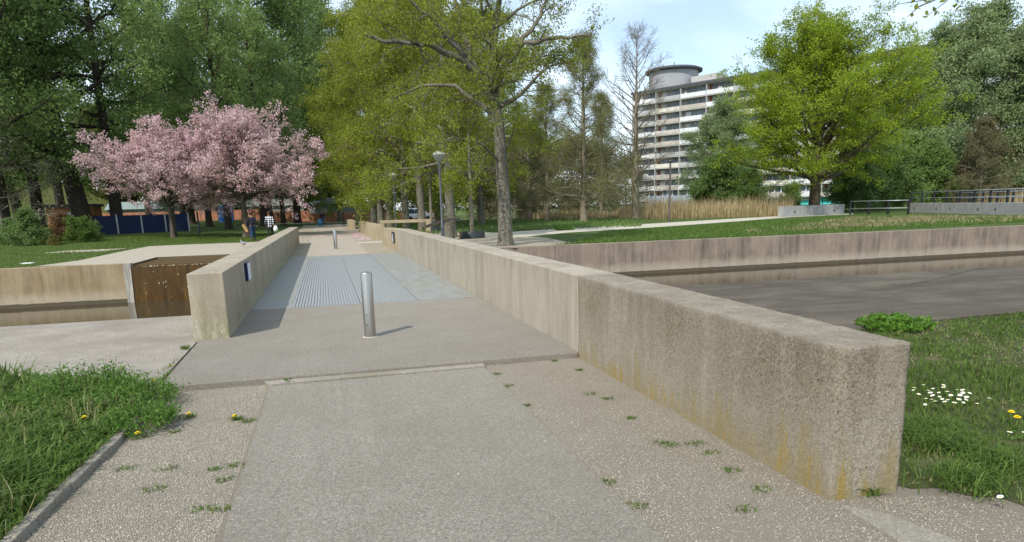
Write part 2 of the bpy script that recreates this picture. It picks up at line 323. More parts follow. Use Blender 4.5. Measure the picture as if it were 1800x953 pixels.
class MB:
    def __init__(s): s.v = []; s.f = []; s.sm = []
    def add(s, vs, fs, smooth=False):
        o = len(s.v); s.v += [tuple(map(float, p)) for p in vs]
        for f in fs: s.f.append(tuple(i+o for i in f)); s.sm.append(smooth)
        return s
    def hexa(s, p): return s.add(p, [(3, 2, 1, 0), (4, 5, 6, 7), (0, 1, 5, 4), (1, 2, 6, 5), (2, 3, 7, 6), (3, 0, 4, 7)])
    def box(s, x0, x1, y0, y1, z0, z1):
        return s.hexa([(x0, y0, z0), (x1, y0, z0), (x1, y1, z0), (x0, y1, z0), (x0, y0, z1), (x1, y0, z1), (x1, y1, z1), (x0, y1, z1)])
    def prism(s, poly, z0, z1):
        n = len(poly); z0 = [z0]*n if np.isscalar(z0) else z0; z1 = [z1]*n if np.isscalar(z1) else z1
        vs = [(p[0], p[1], z) for p, z in zip(poly, z0)] + [(p[0], p[1], z) for p, z in zip(poly, z1)]
        a = sum(poly[i][0]*poly[(i+1) % n][1]-poly[(i+1) % n][0]*poly[i][1] for i in range(n))
        fs = [tuple(range(n-1, -1, -1)), tuple(range(n, 2*n))] + [(i, (i+1) % n, n+(i+1) % n, n+i) for i in range(n)]
        if a < 0: fs = [tuple(reversed(f)) for f in fs]
        return s.add(vs, fs)
    def tube(s, pts, rad, k=8, cap=True):
        pts = np.asarray(pts, float); n = len(pts); rad = np.broadcast_to(rad, n)
        tg = np.gradient(pts, axis=0); tg /= np.linalg.norm(tg, axis=1)[:, None]+1e-9
        ref = np.array([1, 0, 0.]) if abs(tg[:, 2]).mean() > .7 else np.array([0, 0, 1.])
        u = np.cross(tg, ref); u /= np.linalg.norm(u, axis=1)[:, None]+1e-9; w = np.cross(tg, u)
        a = np.arange(k)*2*math.pi/k
        R = pts[:, None, :]+rad[:, None, None]*(np.cos(a)[None, :, None]*u[:, None, :]-np.sin(a)[None, :, None]*w[:, None, :])
        fs = [(i*k+j, i*k+(j+1) % k, (i+1)*k+(j+1) % k, (i+1)*k+j) for i in range(n-1) for j in range(k)]
        s.add(R.reshape(-1, 3), fs, True)
        if cap:
            o = len(s.v)-n*k
            s.f += [tuple(o+j for j in range(k-1, -1, -1)), tuple(o+(n-1)*k+j for j in range(k))]; s.sm += [False, False]
        return s
    def lathe(s, prof, k=24, c=(0, 0)):
        n = len(prof); vs = [(c[0]+r*math.cos(2*math.pi*j/k), c[1]+r*math.sin(2*math.pi*j/k), z) for r, z in prof for j in range(k)]
        fs = [(i*k+j, i*k+(j+1) % k, (i+1)*k+(j+1) % k, (i+1)*k+j) for i in range(n-1) for j in range(k)]
        return s.add(vs, fs, True)
    def ball(s, c, r, k=10, m=7, sx=1, sy=1, sz=1):
        prof = [(max(1e-4, math.sin(math.pi*i/m)), -math.cos(math.pi*i/m)) for i in range(m+1)]
        vs = [(c[0]+r*sx*a*math.cos(2*math.pi*j/k), c[1]+r*sy*a*math.sin(2*math.pi*j/k), c[2]+r*sz*z) for a, z in prof for j in range(k)]
        fs = [(i*k+j, i*k+(j+1) % k, (i+1)*k+(j+1) % k, (i+1)*k+j) for i in range(m) for j in range(k)]
        return s.add(vs, fs, True)
    def build(s, name, mat, parent=None, bevel=0., base=False):
        v = np.array(s.v); off = np.zeros(3)
        if base: off = np.array([v[:, 0].mean(), v[:, 1].mean(), v[:, 2].min()]); v = v-off
        me = bpy.data.meshes.new(name); me.from_pydata([tuple(p) for p in v], [], s.f); me.update()
        me.polygons.foreach_set('use_smooth', np.array(s.sm, bool))
        o = link_mesh(name, me, mat, parent); o.location = off
        if bevel:
            b = o.modifiers.new('bevel', 'BEVEL'); b.width = bevel; b.segments = 2; b.limit_method = 'ANGLE'
        return o
def copy_tree(o, parent=None):
    c = o.copy(); COL.objects.link(c)
    if parent is not None: c.parent = parent
    for ch in list(o.children): copy_tree(ch, c)
    return c
def struct(name, mb, mat, **k): return tag(mb.build(name, mat, **k), kind='structure')
def sheet(name, poly, z, mat):
    me = bpy.data.meshes.new(name); n = len(poly)
    a = sum(poly[i][0]*poly[(i+1) % n][1]-poly[(i+1) % n][0]*poly[i][1] for i in range(n))
    if a < 0: poly = poly[::-1]
    me.from_pydata([(p[0], p[1], float(gz(p[0], p[1]))+z) for p in poly], [], [tuple(range(n))]); me.update()
    return tag(link_mesh(name, me, mat), kind='structure')
def pxpoly(pts, z=0.): return [tuple(atz(u, v, z)[:2]) for u, v in pts]

# ------------------------------------------------------------------ setting
XL, XLO, YL0, YL1, ZL = -1.367, -1.817, 9.882, 38.84, .894
XR, XRO, YD, YG0, YG1 = 2.696, 3.169, 7.249, 12.61, 27.3
YR0, YR1 = 3.104, 34.95
ZW = -1.36
POOL = (-6.8, XLO, 27.55, 31.3)

# far meadow: one grid sheet to the horizon with the pool left open
xs = [-1500, -600, -250, -120, -80, -60, -45, -35, -28, -22, -18, -15, -12, -10, -8, -6.8, -5.5, -4, XLO, 0, 3, 6, 10, 20, 40, 80, 160, 400, 1500]
ys = [27.36, 31.3, 36, 40, 44, 47, 50, 55, 60, 70, 80, 95, 110, 134, 160, 250, 500, 2000]
vs = [(x, y, float(gz(x, y))-.004) for y in ys for x in xs]; fs = []
for j in range(len(ys)-1):
    for i in range(len(xs)-1):
        if j == 0 and xs[i] >= -6.81 and xs[i+1] <= XLO+.01: continue
        a = j*len(xs)+i; fs.append((a, a+1, a+1+len(xs), a+len(xs)))
struct('ground', MB().add(vs, fs), M_ground)
mb = MB(); mb.add([(-1500, -60, -.085), (1500, -60, -.085), (1500, 12.3, -.085), (-1500, 12.3, -.085)], [(0, 1, 2, 3)])
struct('near_ground', mb, M_soil)
struct('canal_bed', MB().add([(-1500, 12, -2.2), (1500, 12, -2.2), (1500, 28, -2.2), (-1500, 28, -2.2)], [(0, 1, 2, 3)]), M_apron_wet)
struct('water', MB().add([(-1500, 12.4, ZW), (1500, 12.4, ZW), (1500, 27.3, ZW), (-1500, 27.3, ZW)], [(0, 1, 2, 3)]), M_water)

# deck slab over the near abutment, near path slab, gravel strips, aprons
mb = MB(); mb.prism([(-1.72, YD), (XR-.004, YD-.02), (XR-.004, YG0), (XL+.0, YG0), (-1.75, 9.9)], -.5, 0.); struct('deck_slab', mb, M_deck, bevel=.012)
mb = MB(); mb.box(XL, XR, YG0, YG1, -.62, -.2); struct('deck_beams', mb, M_apron_wet)
mb = MB(); mb.prism([(-.677, -2), (1.563, -2), (1.563, YD-.16), (-.66, YD-.16)], -.3, -.05); struct('path_slab', mb, M_slab, bevel=.008)
mb = MB(); mb.prism([(-.66, YD-.155), (1.563, YD-.155), (1.57, YD-.024), (-.72, YD-.004)], -.3, -.032); struct('path_joint', mb, M_kerb, bevel=.004)
sheet('gravel_strip', [(-2.4, -2), (-.65, -2), (-.65, YD), (-1.9, YD)], -.066, M_gravel)
sheet('gravel_path', [(1.5, -2), (6.5, -2), (5.0, 2.2), (3.9, 3.3), (XR+.05, 3.6), (XR+.02, YD), (1.5, YD)], -.066, M_gravel)
mb = MB(); mb.prism([(-1500, 7.7), (-3.5, 8.05), (-2.3, 7.5), (-1.77, 7.3), (-1.79, 9.9), (XLO+.02, YG0), (-1500, YG0)], [-.45]*7, [-.02]*7); struct('apron', mb, M_apron)
lawn_edge = pxpoly([(1480, 580), (1560, 572), (1640, 561), (1720, 553), (1800, 547)], -.02)
mb = MB(); mb.prism([(XRO-.02, 6.6)]+[tuple(lawn_edge[0])]+[tuple(p) for p in lawn_edge[1:]]+[(40, 13.0-.6), (1500, 12.4), (1500, YG0), (XRO-.02, YG0)], -.45, -.03); struct('apron_dark', mb, M_apron_wet)
mb = MB(); mb.box(-1500, XLO, YG0-.3, YG0-.002, -2.2, -.46); mb.box(XRO, 1500, YG0-.3, YG0-.002, -2.2, -.46); struct('near_abutment', mb, M_canal)

M_poolwall = mat_aggregate('wet pool edge concrete', (.1, .075, .035), STN_WALL, 50, .2, 0, speck=.1, dirtamt=.5, dirt=(.06, .045, .02))
# far platform, pool, paths
plat = pxpoly([(60, 468.5), (140, 458), (205, 444), (262, 433), (330, 430), (440, 426)], .0)
plat = [(p[0], p[1]) for p in plat]
left_part = [(plat[0][0], 27.62), plat[0], plat[1], plat[2], plat[3], (POOL[0], plat[3][1]-1.), (POOL[0], 27.62)]
sheet('platform', [plat[0], plat[1], plat[2], plat[3], plat[4], plat[5], (-2.0, 46.6), (XLO+.3, 46.6), (XLO+.3, 31.3), (-6.8, 31.3), (-6.8, 27.62)], .004, M_plat)
mb = MB(); mb.box(POOL[0]-.0, POOL[1], 27.56, 31.3, -.5, -.075); struct('pool_water', mb, M_pool)
mb = MB(); mb.box(POOL[0]-.12, POOL[1], 31.3, 31.42, -.6, 0.); mb.box(POOL[0]-.12, POOL[0], 27.605, 31.298, -.6, 0.); struct('pool_edge', mb, M_poolwall)
sheet('path', [(-.74, YG1), (1.56, YG1), (1.9, 95), (-1.2, 95)], .006, M_path_far)
sheet('path_border', [(XL, YG1), (-.74, YG1), (-1.2, 95), (-2.6, 95), (-2.2, 41)], .003, M_litter_ground)
sheet('path_verge', [(1.56, YG1), (XR, YG1), (3.6, 60), (3.4, 95), (1.9, 95)], .003, M_litter_ground)
sheet('path_slab_cross', [(1.6, 36.3), (3.6, 36.3), (3.6, 38.2), (1.62, 38.2)], .012, M_pale_gravel)
sheet('cross_path', [(-60, 93), (40, 93), (40, 96), (-60, 96)], .008, M_path_far)
gp = [(800, 412), (830, 417), (900, 418.5), (1000, 409), (1150, 400), (1300, 389), (1395, 381.5), (1500, 377)]
gq = [(1500, 375.2), (1395, 378.5), (1300, 384), (1150, 393), (1000, 401), (900, 408), (830, 411)]
sheet('pale_path', [tuple(atz(u, v)[:2]) for u, v in gp+gq], .008, M_pale_gravel)
sheet('bare_ground', pxpoly([(690, 410), (740, 402.5), (830, 405), (905, 414), (960, 418), (1010, 428), (960, 432), (905, 436), (880, 436.5), (800, 440)], 0.), .004, M_litter_ground)

# hills: low green bank behind the left trees
hx = np.linspace(-140, -28, 23); hy = np.linspace(88, 150, 14); V = []; Fc = []
for j, y in enumerate(hy):
    for i, x in enumerate(hx):
        e = sstep((x+140)/20)*sstep((-28-x)/22)*sstep((y-88)/26)
        V.append((x, y, gz(x, y)-.1+8.*e+.35*math.sin(x*.7)*math.cos(y*.5)*e))
for j in range(len(hy)-1):
    for i in range(len(hx)-1):
        a = j*len(hx)+i; Fc.append((a, a+1, a+1+len(hx), a+len(hx)))
def mat_bank():
    m, nt, b = new_mat('bank grass'); P = world_pos(nt); n = noise(nt, P, 2.5, 6, .75)
    setc(nt, b, ramp(nt, n, [(.3, (.075, .085, .018)), (.55, (.13, .14, .03)), (.8, (.2, .19, .06))])); bump(nt, b, n, 1., .4); return m
mb = MB().add(V, Fc, True); struct('hill', mb, mat_bank())

# ------------------------------------------------------------------ concrete walls
def wall(name, label, x0, x1, y0, y1, zb, z0, z1, mat, bevel=.014, group=None):
    mb = MB().hexa([(x0, y0, zb), (x1, y0, zb), (x1, y1, zb), (x0, y1, zb), (x0, y0, z0), (x1, y0, z0), (x1, y1, z1), (x0, y1, z1)])
    return tag(mb.build(name, mat, bevel=bevel, base=True), label, 'wall', group)
def worn_block(label, x0, x1, y0, y1, zb, z0, z1, mat, seed, step=.022, chip=.02):
    r = np.random.default_rng(seed); V = []; Fq = []; idx = {}
    nx, ny, nz_ = int((x1-x0)/step), int((y1-y0)/step), int((max(z0, z1)-zb)/step)
    def vid(i, j, k):
        if (i, j, k) not in idx: idx[(i, j, k)] = len(V); V.append((i/nx, j/ny, k/nz_))
        return idx[(i, j, k)]
    for k in (0, nz_):
        for i in range(nx):
            for j in range(ny):
                q = [vid(i, j, k), vid(i+1, j, k), vid(i+1, j+1, k), vid(i, j+1, k)]; Fq.append(q if k else q[::-1])
    for i in (0, nx):
        for j in range(ny):
            for k in range(nz_):
                q = [vid(i, j, k), vid(i, j+1, k), vid(i, j+1, k+1), vid(i, j, k+1)]; Fq.append(q if i else q[::-1])
    for j in (0, ny):
        for i in range(nx):
            for k in range(nz_):
                q = [vid(i, j, k), vid(i+1, j, k), vid(i+1, j, k+1), vid(i, j, k+1)]; Fq.append(q[::-1] if j else q)
    V = np.array(V); top = z0+(z1-z0)*V[:, 1]
    P = np.stack([x0+(x1-x0)*V[:, 0], y0+(y1-y0)*V[:, 1], zb+(top-zb)*V[:, 2]], 1)
    D = np.stack([P[:, 0]-x0, x1-P[:, 0], P[:, 1]-y0, y1-P[:, 1], P[:, 2]-zb, top-P[:, 2]], 1)
    Nn = np.array([[1, 0, 0], [-1, 0, 0], [0, 1, 0], [0, -1, 0], [0, 0, 1], [0, 0, -1.]])
    w3 = P@np.array([[1, .3, .2], [.2, 1, .4], [.5, .1, 1]])
    ns = sum(np.sin(w3[:, a]*f+p) for a, f, p in ((0, 9, 1), (1, 13, 2), (2, 17, 3), (0, 31, .4), (1, 43, 5), (2, 57, 2.2), (1, 5, .7)))/4
    amt = np.clip(chip*(.55+.5*ns)+r.normal(0, .0025, len(P)), .003, .05)
    so = np.sort(D, 1); off = np.zeros_like(P)
    near = np.clip((amt[:, None]*1.6-D)/(amt[:, None]*1.6), 0, 1)
    both = np.clip(near.sum(1)-1, 0, 1)
    off = (near[:, :, None]*Nn[None]).sum(1)*(both*amt*.6)[:, None]
    face = (D < 1e-6)
    off += (face[:, :, None]*Nn[None]).sum(1)*(.0015*ns+r.normal(0, .0007, len(P)))[:, None]
    P = P+off; c = np.array([(x0+x1)/2, (y0+y1)/2, zb]); o = np_mesh('parapet_wall', P-c, np.array(Fq), mat, None, None, False); o.location = c
    return tag(o, label, 'wall')
worn_block('pitted end block of the concrete parapet, stained yellow at its foot beside the lawn', XR, XRO, YR0, YD-.006, -.3, .838, .876, M_wall_near, 4, .02, .008)
wall('parapet_wall', 'long straight concrete parapet from the vertical joint along the metal plates', XR+.002, XRO-.002, YD+.006, YG1, -.62, .877, .912, M_wall)
wall('parapet_wall', 'short yellowed parapet length carrying the small dark plaque', XR-.004, XRO, YG1+.008, YR1, -.3, .91, .80, M_wall_end)
wall('parapet_wall', 'concrete parapet in shade carrying the white plaque, greenish at its end', XLO, XL, YL0, YL1, -.62, ZL, ZL, M_wall_left)
b0 = atz(657, 421); 
wall('garden_wall', 'low concrete wall beyond the bridge with a yellow lichen end', 2.68, 3.12, 39.9, 58, -.2, .86, .84, M_wall_end)
wall('garden_wall', 'short stub of concrete wall farthest along the path', 2.3, 2.75, 66, 75, -.2, .8, .8, M_wall_end)
t = thing('concrete_portal', 'squared concrete frame standing behind the low wall near the lamps', 'frame', (3.6, 47.5, 0))
MB().box(0, 3.4, 0, .3, .78, .98).build('top_rail', M_wall_end, t, bevel=.01)
for x in (0, 3.1): MB().box(x, x+.3, .003, .297, -.1, .777).build('post', M_wall_end, t, bevel=.01)
wall('quay_wall', 'brown streaked quay wall of the canal below the lawn with the concrete barriers', XRO+.002, 1500, YG1+.005, YG1+.4, -2.2, .03, .03, M_canal)
wall('quay_wall', 'ochre stained quay wall of the canal below the lawn with cherry trees', -1500, POOL[0]-.24, YG1+.005, YG1+.33, -2.2, .03, .03, M_canal_left)
# spillway: wet brown wall with pool behind it
def mat_spill():
    m, nt, b = new_mat('wet brown spillway'); P = world_pos(nt)
    n = noise(nt, scalev(nt, P, (3, 3, .3)), 2, 6, .7); n2 = noise(nt, scalev(nt, P, (9, 9, 1.2)), 2.6, 4, .7)
    c = ramp(nt, n, [(.3, (.035, .018, .005)), (.55, (.078, .04, .008)), (.75, (.15, .085, .02))])
    c = mix(nt, ramp(nt, n2, [(.66, 0.), (.74, .6)]), c, (.34, .24, .1))
    setc(nt, b, c); b.inputs['Roughness'].default_value = .3; bump(nt, b, n2, .5, .02); return m
mb = MB().hexa([(POOL[0], 27.1, -2.2), (XLO, 27.1, -2.2), (XLO, 27.55, -2.2), (POOL[0], 27.55, -2.2),
                (POOL[0], 27.3, -.09), (XLO, 27.3, -.09), (XLO, 27.55, -.09), (POOL[0], 27.55, -.09)])
t = tag(mb.build('spillway', mat_spill(), base=True), 'wet brown overflow wall below the shallow pool, spotted with foam', 'spillway')
rng = np.random.default_rng(5)
def quads(C, U, Vv):
    n = len(C); V = np.stack([C-U, C-Vv, C+U, C+Vv], 1).reshape(-1, 3)
    return V, np.arange(4*n).reshape(n, 4)
fx = rng.uniform(POOL[0]+.4, XLO-.2, 130); ft = np.concatenate([np.ones(70), rng.uniform(0, 1, 60)])
C = np.stack([fx, 27.085+.21*ft-.0, -2.2+2.105*ft+.0], 1); C[:70, 1] -= .01; C[70:, 2] = -1.3+1.2*ft[70:]; C[70:, 1] = 27.1+.2*(C[70:, 2]+2.2)/2.11-.02
s = rng.uniform(.006, .022, 130)
V, F = quads(C, np.stack([s*1.3, 0*s, 0*s], 1), np.stack([0*s, .1*s, s], 1))
fo = np_mesh('foam', V, F, plain('foam', (.6, .55, .42), .8)); fo.parent = t; fo.matrix_parent_inverse = Matrix.Translation(-t.location)
tag(fo, kind='stuff')
t = tag(MB().hexa([(POOL[0]-.24, 27.2, -2.2), (POOL[0]-.004, 27.06, -2.2), (POOL[0]-.004, 27.6, -2.2), (POOL[0]-.24, 27.6, -2.2),
    (POOL[0]-.24, 27.26, .03), (POOL[0]-.004, 27.28, .03), (POOL[0]-.004, 27.6, .03), (POOL[0]-.24, 27.6, .03)]).build('wall_pier', mat_aggregate('limewashed pier concrete', (.4, .38, .34), STN_WALL, 50, .2, .9, speck=.15, dirtamt=.2), base=True),
    'pale limescale streaked pier between ochre quay wall and brown overflow', 'pier')

# steel deck
t = thing('steel_deck', 'galvanised steel bridge deck of plates and slotted grating between the parapets', 'bridge deck', (0, YG0, 0))
GX0, GX1, GXM = -.671, 1.568, .52
cuts = [0, 3.6, 9.1, YG1-YG0]
for x0, x1 in ((XL+.004, GX0-.012), (GX1+.005, XR-.004)):
    for a, b in zip(cuts[:-1], cuts[1:]):
        MB().box(x0, x1, a+.008, b-.008, -.05, .004+.002*(a > 1)).build('plate', M_galv, t, bevel=.003)
MB().box(GX0-.016, GX1+.016, 13.75, YG1-YG0-.008, -.05, .003).build('plate', M_galv, t, bevel=.003)
for x0, x1 in ((GX0, GXM-.002), (GXM+.013, GX1)):
    for a, b in zip((0.01, 5.4), (5.39, 13.73)):
        mb = MB(); n = round((x1-x0)/.054); st = (x1-x0)/n
        for i in range(n): mb.box(x0+i*st+.004, x0+i*st+.039, a, b, -.014, .004)
        mb.box(x0, x1, a, b, -.05, -.013)
        mb.box(x0-.0105, x0-.001, a, b, -.05, .006)
        mb.build('grating', M_grate, t)

# plaques
M_plq = plain('pale blue grey enamel', (.55, .6, .68), .35, 0, .05)
M_navy = plain('navy enamel', (.012, .014, .06), .4)
pw = aty(432, 474, 1); pw = EYE+(pw-EYE)*((XL)/(pw[0])) if pw[0] else pw
t = thing('plaque', 'white enamel plaque with dark blue edge on the shaded parapet', 'plaque', (XL+.002, float(pw[1]), .685))
MB().box(0, .05, -.21, .21, -.15, .15).build('back_plate', M_navy, t, bevel=.006)
MB().box(.052, .056, -.2, .2, -.14, .14).build('face', M_plq, t)
mb = MB()
for z, y1 in ((.08, .16), (.045, .13), (-.01, .16), (-.045, .1), (-.08, .14)): mb.box(.057, .058, -.16, y1-.02, z, z+.011)
mb.build('lettering', plain('faded lettering', (.4, .46, .55), .5, 0, .05), t)
t = thing('plaque', 'small dark plaque with a pale emblem on the yellowed parapet', 'plaque', (XR-.006, 28.6, .56))
MB().box(-.05, 0, -.42, .42, -.21, .21).build('back_plate', plain('dark slate plaque', (.03, .032, .045), .5), t, bevel=.006)
mb = MB()
for q in ([(-.22, -.13), (-.08, -.13), (-.02, .14), (-.1, .14)], [(.22, -.13), (.08, -.13), (0.0, .14), (.1, .14)]):
    mb.hexa([(-.056, a, z) for a, z in q]+[(-.052, a, z) for a, z in q])
mb.box(-.056, -.052, -.28, .28, -.17, -.14)
mb.build('emblem', plain('pale emblem paint', (.6, .62, .66), .5), t)

# bollards
def bollard(x, y, label):
    t = thing('bollard', label, 'bollard', (x, y, 0), 0, 'steel bollards on the path')
    MB().lathe([(.075, -.1), (.075, .845), (.07, .857), (.0605, .861)], 40).build('post', M_stainless, t)
    mb = MB().lathe([(.0604, .8612), (.03, .8615), (.001, .8615)], 40); mb.build('cap', M_rust, t)
    MB().lathe([(.076, -.05), (.1, .004), (.09, .008), (.0765, .006)], 32).build('collar', M_pale_gravel, t)
    for z in (.17, .3): MB().ball((-.032, -.069, z), .009, 8, 5).build('screw', M_rust, t)
    return t
bollard(.475, 9.196, 'tall stainless steel bollard on the pebble concrete in front of the grating')
b2 = copy_tree(bpy.data.objects['bollard']); b2.location = (.408, 31.91, 0)
b2['label'] = 'stainless steel bollard standing on the pale path beyond the grating'

# ------------------------------------------------------------------ edging at the near left and right
k0 = atz(20, 953, -.02)[:2]; k1 = atz(240, 742, -.02)[:2]; dk = (k1-k0)/np.linalg.norm(k1-k0); nk = np.array([-dk[1], dk[0]])
mb = MB(); p0 = k0-dk*1.2; p1 = k1+dk*.15; rngk = np.random.default_rng(3)
N = 14; L = np.linalg.norm(p1-p0)
for i in range(N):
    a = p0+(p1-p0)*i/N; b = p0+(p1-p0)*(i+1)/N-dk*.004
    o = rngk.uniform(-.006, .006); h = rngk.uniform(-.02, -.008)
    mb.prism([tuple(a+nk*(.0+o)), tuple(b+nk*o), tuple(b+nk*(.075+o)), tuple(a+nk*(.075+o))], -.2, h)
tag(mb.build('kerb_edging', M_kerb, bevel=.01, base=True), 'worn stone edging between the tall weeds and the gravel', 'kerb')
q = [atz(u, v, -.04)[:2] for u, v in ((1478, 884), (1560, 900), (1720, 960), (1640, 985))]
tag(MB().prism([tuple(p) for p in q], -.25, -.045).build('footing_slab', M_kerb, bevel=.01, base=True), 'flat worn footing slab sunk in gravel below the parapet end', 'slab')
p = atz(150, 441.5)[:2]
tag(MB().prism([(p[0]-1.6, p[1]-.9), (p[0]+1.3, p[1]-.9), (p[0]+1.7, p[1]+.9), (p[0]-1.1, p[1]+.9)], -.1, .03).build('stone_slab', M_plat, bevel=.02, base=True), 'flat grey stone slab lying in the lawn beyond the canal', 'slab')
p = atz(48, 463.5)[:2]
tag(MB().prism([(p[0]-.2, p[1]-.12), (p[0]+.2, p[1]-.15), (p[0]+.24, p[1]+.12), (p[0]-.15, p[1]+.14)], 0, .03).build('litter', plain('white paper', (.8, .8, .8), .7), bevel=.008, base=True), 'white scrap of litter on the grass above the ochre quay wall', 'litter')

# ------------------------------------------------------------------ vegetation near the camera
def inpoly(P, poly):
    poly = np.asarray(poly); x, y = P[:, 0], P[:, 1]; r = np.zeros(len(P), bool); n = len(poly)
    for i in range(n):
        x0, y0 = poly[i]; x1, y1 = poly[(i+1) % n]
        c = ((y0 > y) != (y1 > y)) & (x < (x1-x0)*(y-y0)/(y1-y0+1e-12)+x0); r ^= c
    return r
def vnoise(P, s, seed=0):
    r = np.random.default_rng(seed); out = np.zeros(len(P))
    for k in range(5):
        a = r.uniform(0, 6.28); w = s*(1.7**k)*r.uniform(.7, 1.3); d = np.stack([np.cos(a), np.sin(a)])
        out += np.sin(P[:, :2]@d*w+r.uniform(0, 6.28))*np.sin(P[:, :2]@np.array([-d[1], d[0]])*w*.8+r.uniform(0, 6.28))/(1.3**k)
    return out/2.2
def scatter(poly, n, rng):
    poly = np.asarray(poly); lo, hi = poly.min(0), poly.max(0); P = rng.uniform(lo, hi, (int(n*1.0), 2)); return P[inpoly(P, poly)]
def blades(name, P, z, h, w, mat, rng, lean=.45, tint=None, kind='stuff', parent=None, loc=None):
    n = len(P); h = np.broadcast_to(h, n)*rng.uniform(.55, 1.25, n); w = np.broadcast_to(w, n)*rng.uniform(.7, 1.2, n)
    a = rng.uniform(0, 6.283, n); b = a+rng.uniform(-.6, .6, n); ln = lean*rng.uniform(.2, 1.6, n)
    base = np.stack([P[:, 0], P[:, 1], np.broadcast_to(z, n)], 1)
    s = np.stack([np.cos(a), np.sin(a), 0*a], 1)*w[:, None]*.5; d = np.stack([-np.sin(b), np.cos(b), 0*b], 1)
    mid = base+d*(ln*h*.3)[:, None]+np.array([0, 0, 1.])*(h*.6)[:, None]
    tip = base+d*(ln*h)[:, None]+np.array([0, 0, 1.])*(h*np.clip(1-.25*ln, .3, 1))[:, None]
    V = np.stack([base-s, base+s, mid+s*.75, mid-s*.75, tip+s*.12, tip-s*.12], 1).reshape(-1, 3)
    o = (np.arange(n)*6)[:, None]; F = np.concatenate([o+np.array([[0, 1, 2, 3]]), o+np.array([[3, 2, 4, 5]])], 0)
    if tint is None: tint = np.clip(rng.normal(.45, .2, n), 0, 1)
    if loc is not None: V = V-np.array(loc)
    ob = np_mesh(name, V, F, mat, parent, np.concatenate([tint, tint]))
    if loc is not None and parent is None: ob.location = loc
    return tag(ob, kind=kind) if kind else ob
def leaf_cloud(C, size, rng, flat=.3, asp=.55):
    n = len(C); size = np.broadcast_to(size, n)*rng.uniform(.6, 1.3, n)
    u = rng.normal(size=(n, 3)); u /= np.linalg.norm(u, axis=1)[:, None]
    nrm = rng.normal(size=(n, 3)); nrm[:, 2] += flat*3; v = np.cross(nrm, u); v /= np.linalg.norm(v, axis=1)[:, None]+1e-9
    return quads(C, u*size[:, None]*.5, v*(size*asp*.5)[:, None])
rng = np.random.default_rng(11)
# right lawn
lawn = [(XRO+.02, 3.22), (3.26, 3.1), (3.42, 3.06), (3.5, 2.9), (3.63, 2.84), (3.66, 2.68), (3.83, 2.6), (3.9, 2.4), (4.06, 2.31), (4.1, 2.1), (4.3, 1.9), (4.6, 1.0), (9, 1.0), (16, 6), (24, 11.0)]+[tuple(p) for p in lawn_edge[::-1]]+[(XRO+.02, 7.6)]
sheet('lawn', lawn, -.0615, M_soil)
P = scatter(lawn, 420000, rng); d = np.hypot(P[:, 0], P[:, 1])
nz = vnoise(P, 1.6, 3); keep = rng.uniform(size=len(P)) < np.clip((6/d)**1.2, .25, 1)*np.clip(.85-.75*(nz > .28)-.0, .2, 1); P = P[keep]; d = d[keep]; nz = nz[keep]
tt = np.clip(rng.normal(.42, .17, len(P))+.28*np.clip(nz, -.6, .9), 0, 1)
blades('grass', P, -.063, .058+.03*vnoise(P, .9, 8).clip(-.6, 1)+.03*(np.abs(P[:, 0]-XRO) < .4), .0065*np.clip(d/5, 1, 2.4), L_grass, rng, .7, tt)
P = scatter(lawn, 60000, rng); nz = vnoise(P, 1.6, 3); P = P[(nz > .1)]
blades('dry_grass', P, -.045, .03, .007, L_dry, rng, 1.6)
for k, (u, v, h) in enumerate(((1660, 785, .13), (1700, 850, .12), (1640, 760, .12), (1750, 815, .11))):   # taller dark tussocks
    c = atz(u, v, -.05)[:2]; P = c+rng.normal(0, .1, (420, 2))
    o = blades('grass_tussock', P, -.05, h, .009, L_lush, rng, 1.2, kind=None, loc=(c[0], c[1], -.05))
    tag(o, ['dark green tussock closest behind the daisies', 'broad dark tussock lowest on the near lawn', 'small dark tussock beside the parapet end', 'pale edged tussock farthest along the near lawn'][k], 'grass tussock', 'tussocks in the near lawn')
P = scatter(lawn, 26000, rng); P = P[vnoise(P, 2.4, 15) > .15]; C = np.c_[P, -.045+rng.uniform(0, .03, len(P))]
V, F = leaf_cloud(C, .03, rng, 1.2, .75); tag(np_mesh('clover', V, F, L_weed, None, np.clip(rng.normal(.4, .2, len(C)), 0, 1)), kind='stuff')
# left bed of tall grass
bed = [tuple(k0-dk*1.2+nk*.06), tuple(k1+nk*.06), (-1.8, YD-.02), (-1.95, 7.25), (-3.5, 8.0), (-7, 7.9), (-7, 1.5)]
sheet('grass_bed', bed, -.04, M_soil)
P = scatter(bed, 170000, rng); d = np.hypot(P[:, 0], P[:, 1]); nz = vnoise(P, 1.3, 5)
keep = rng.uniform(size=len(P)) < np.clip((5/d)**1.2, .3, 1)*.5; P = P[keep]; nz = nz[keep]; d = d[keep]
edge = np.clip(((P-k0)@nk)/.7, .12, 1)
blades('tall_grass', P, -.04, (.23+.09*nz)*(.3+.7*edge), .0125*np.clip(d/4, 1, 2), L_lush, rng, .85, np.clip(rng.normal(.45, .24, len(P))-.2*nz, 0, 1))
P = scatter(bed, 9000, rng); P = P[vnoise(P, 2.1, 6) > .1]
blades('dry_stalks', P, -.04, .26, .006, L_dry, rng, .8)

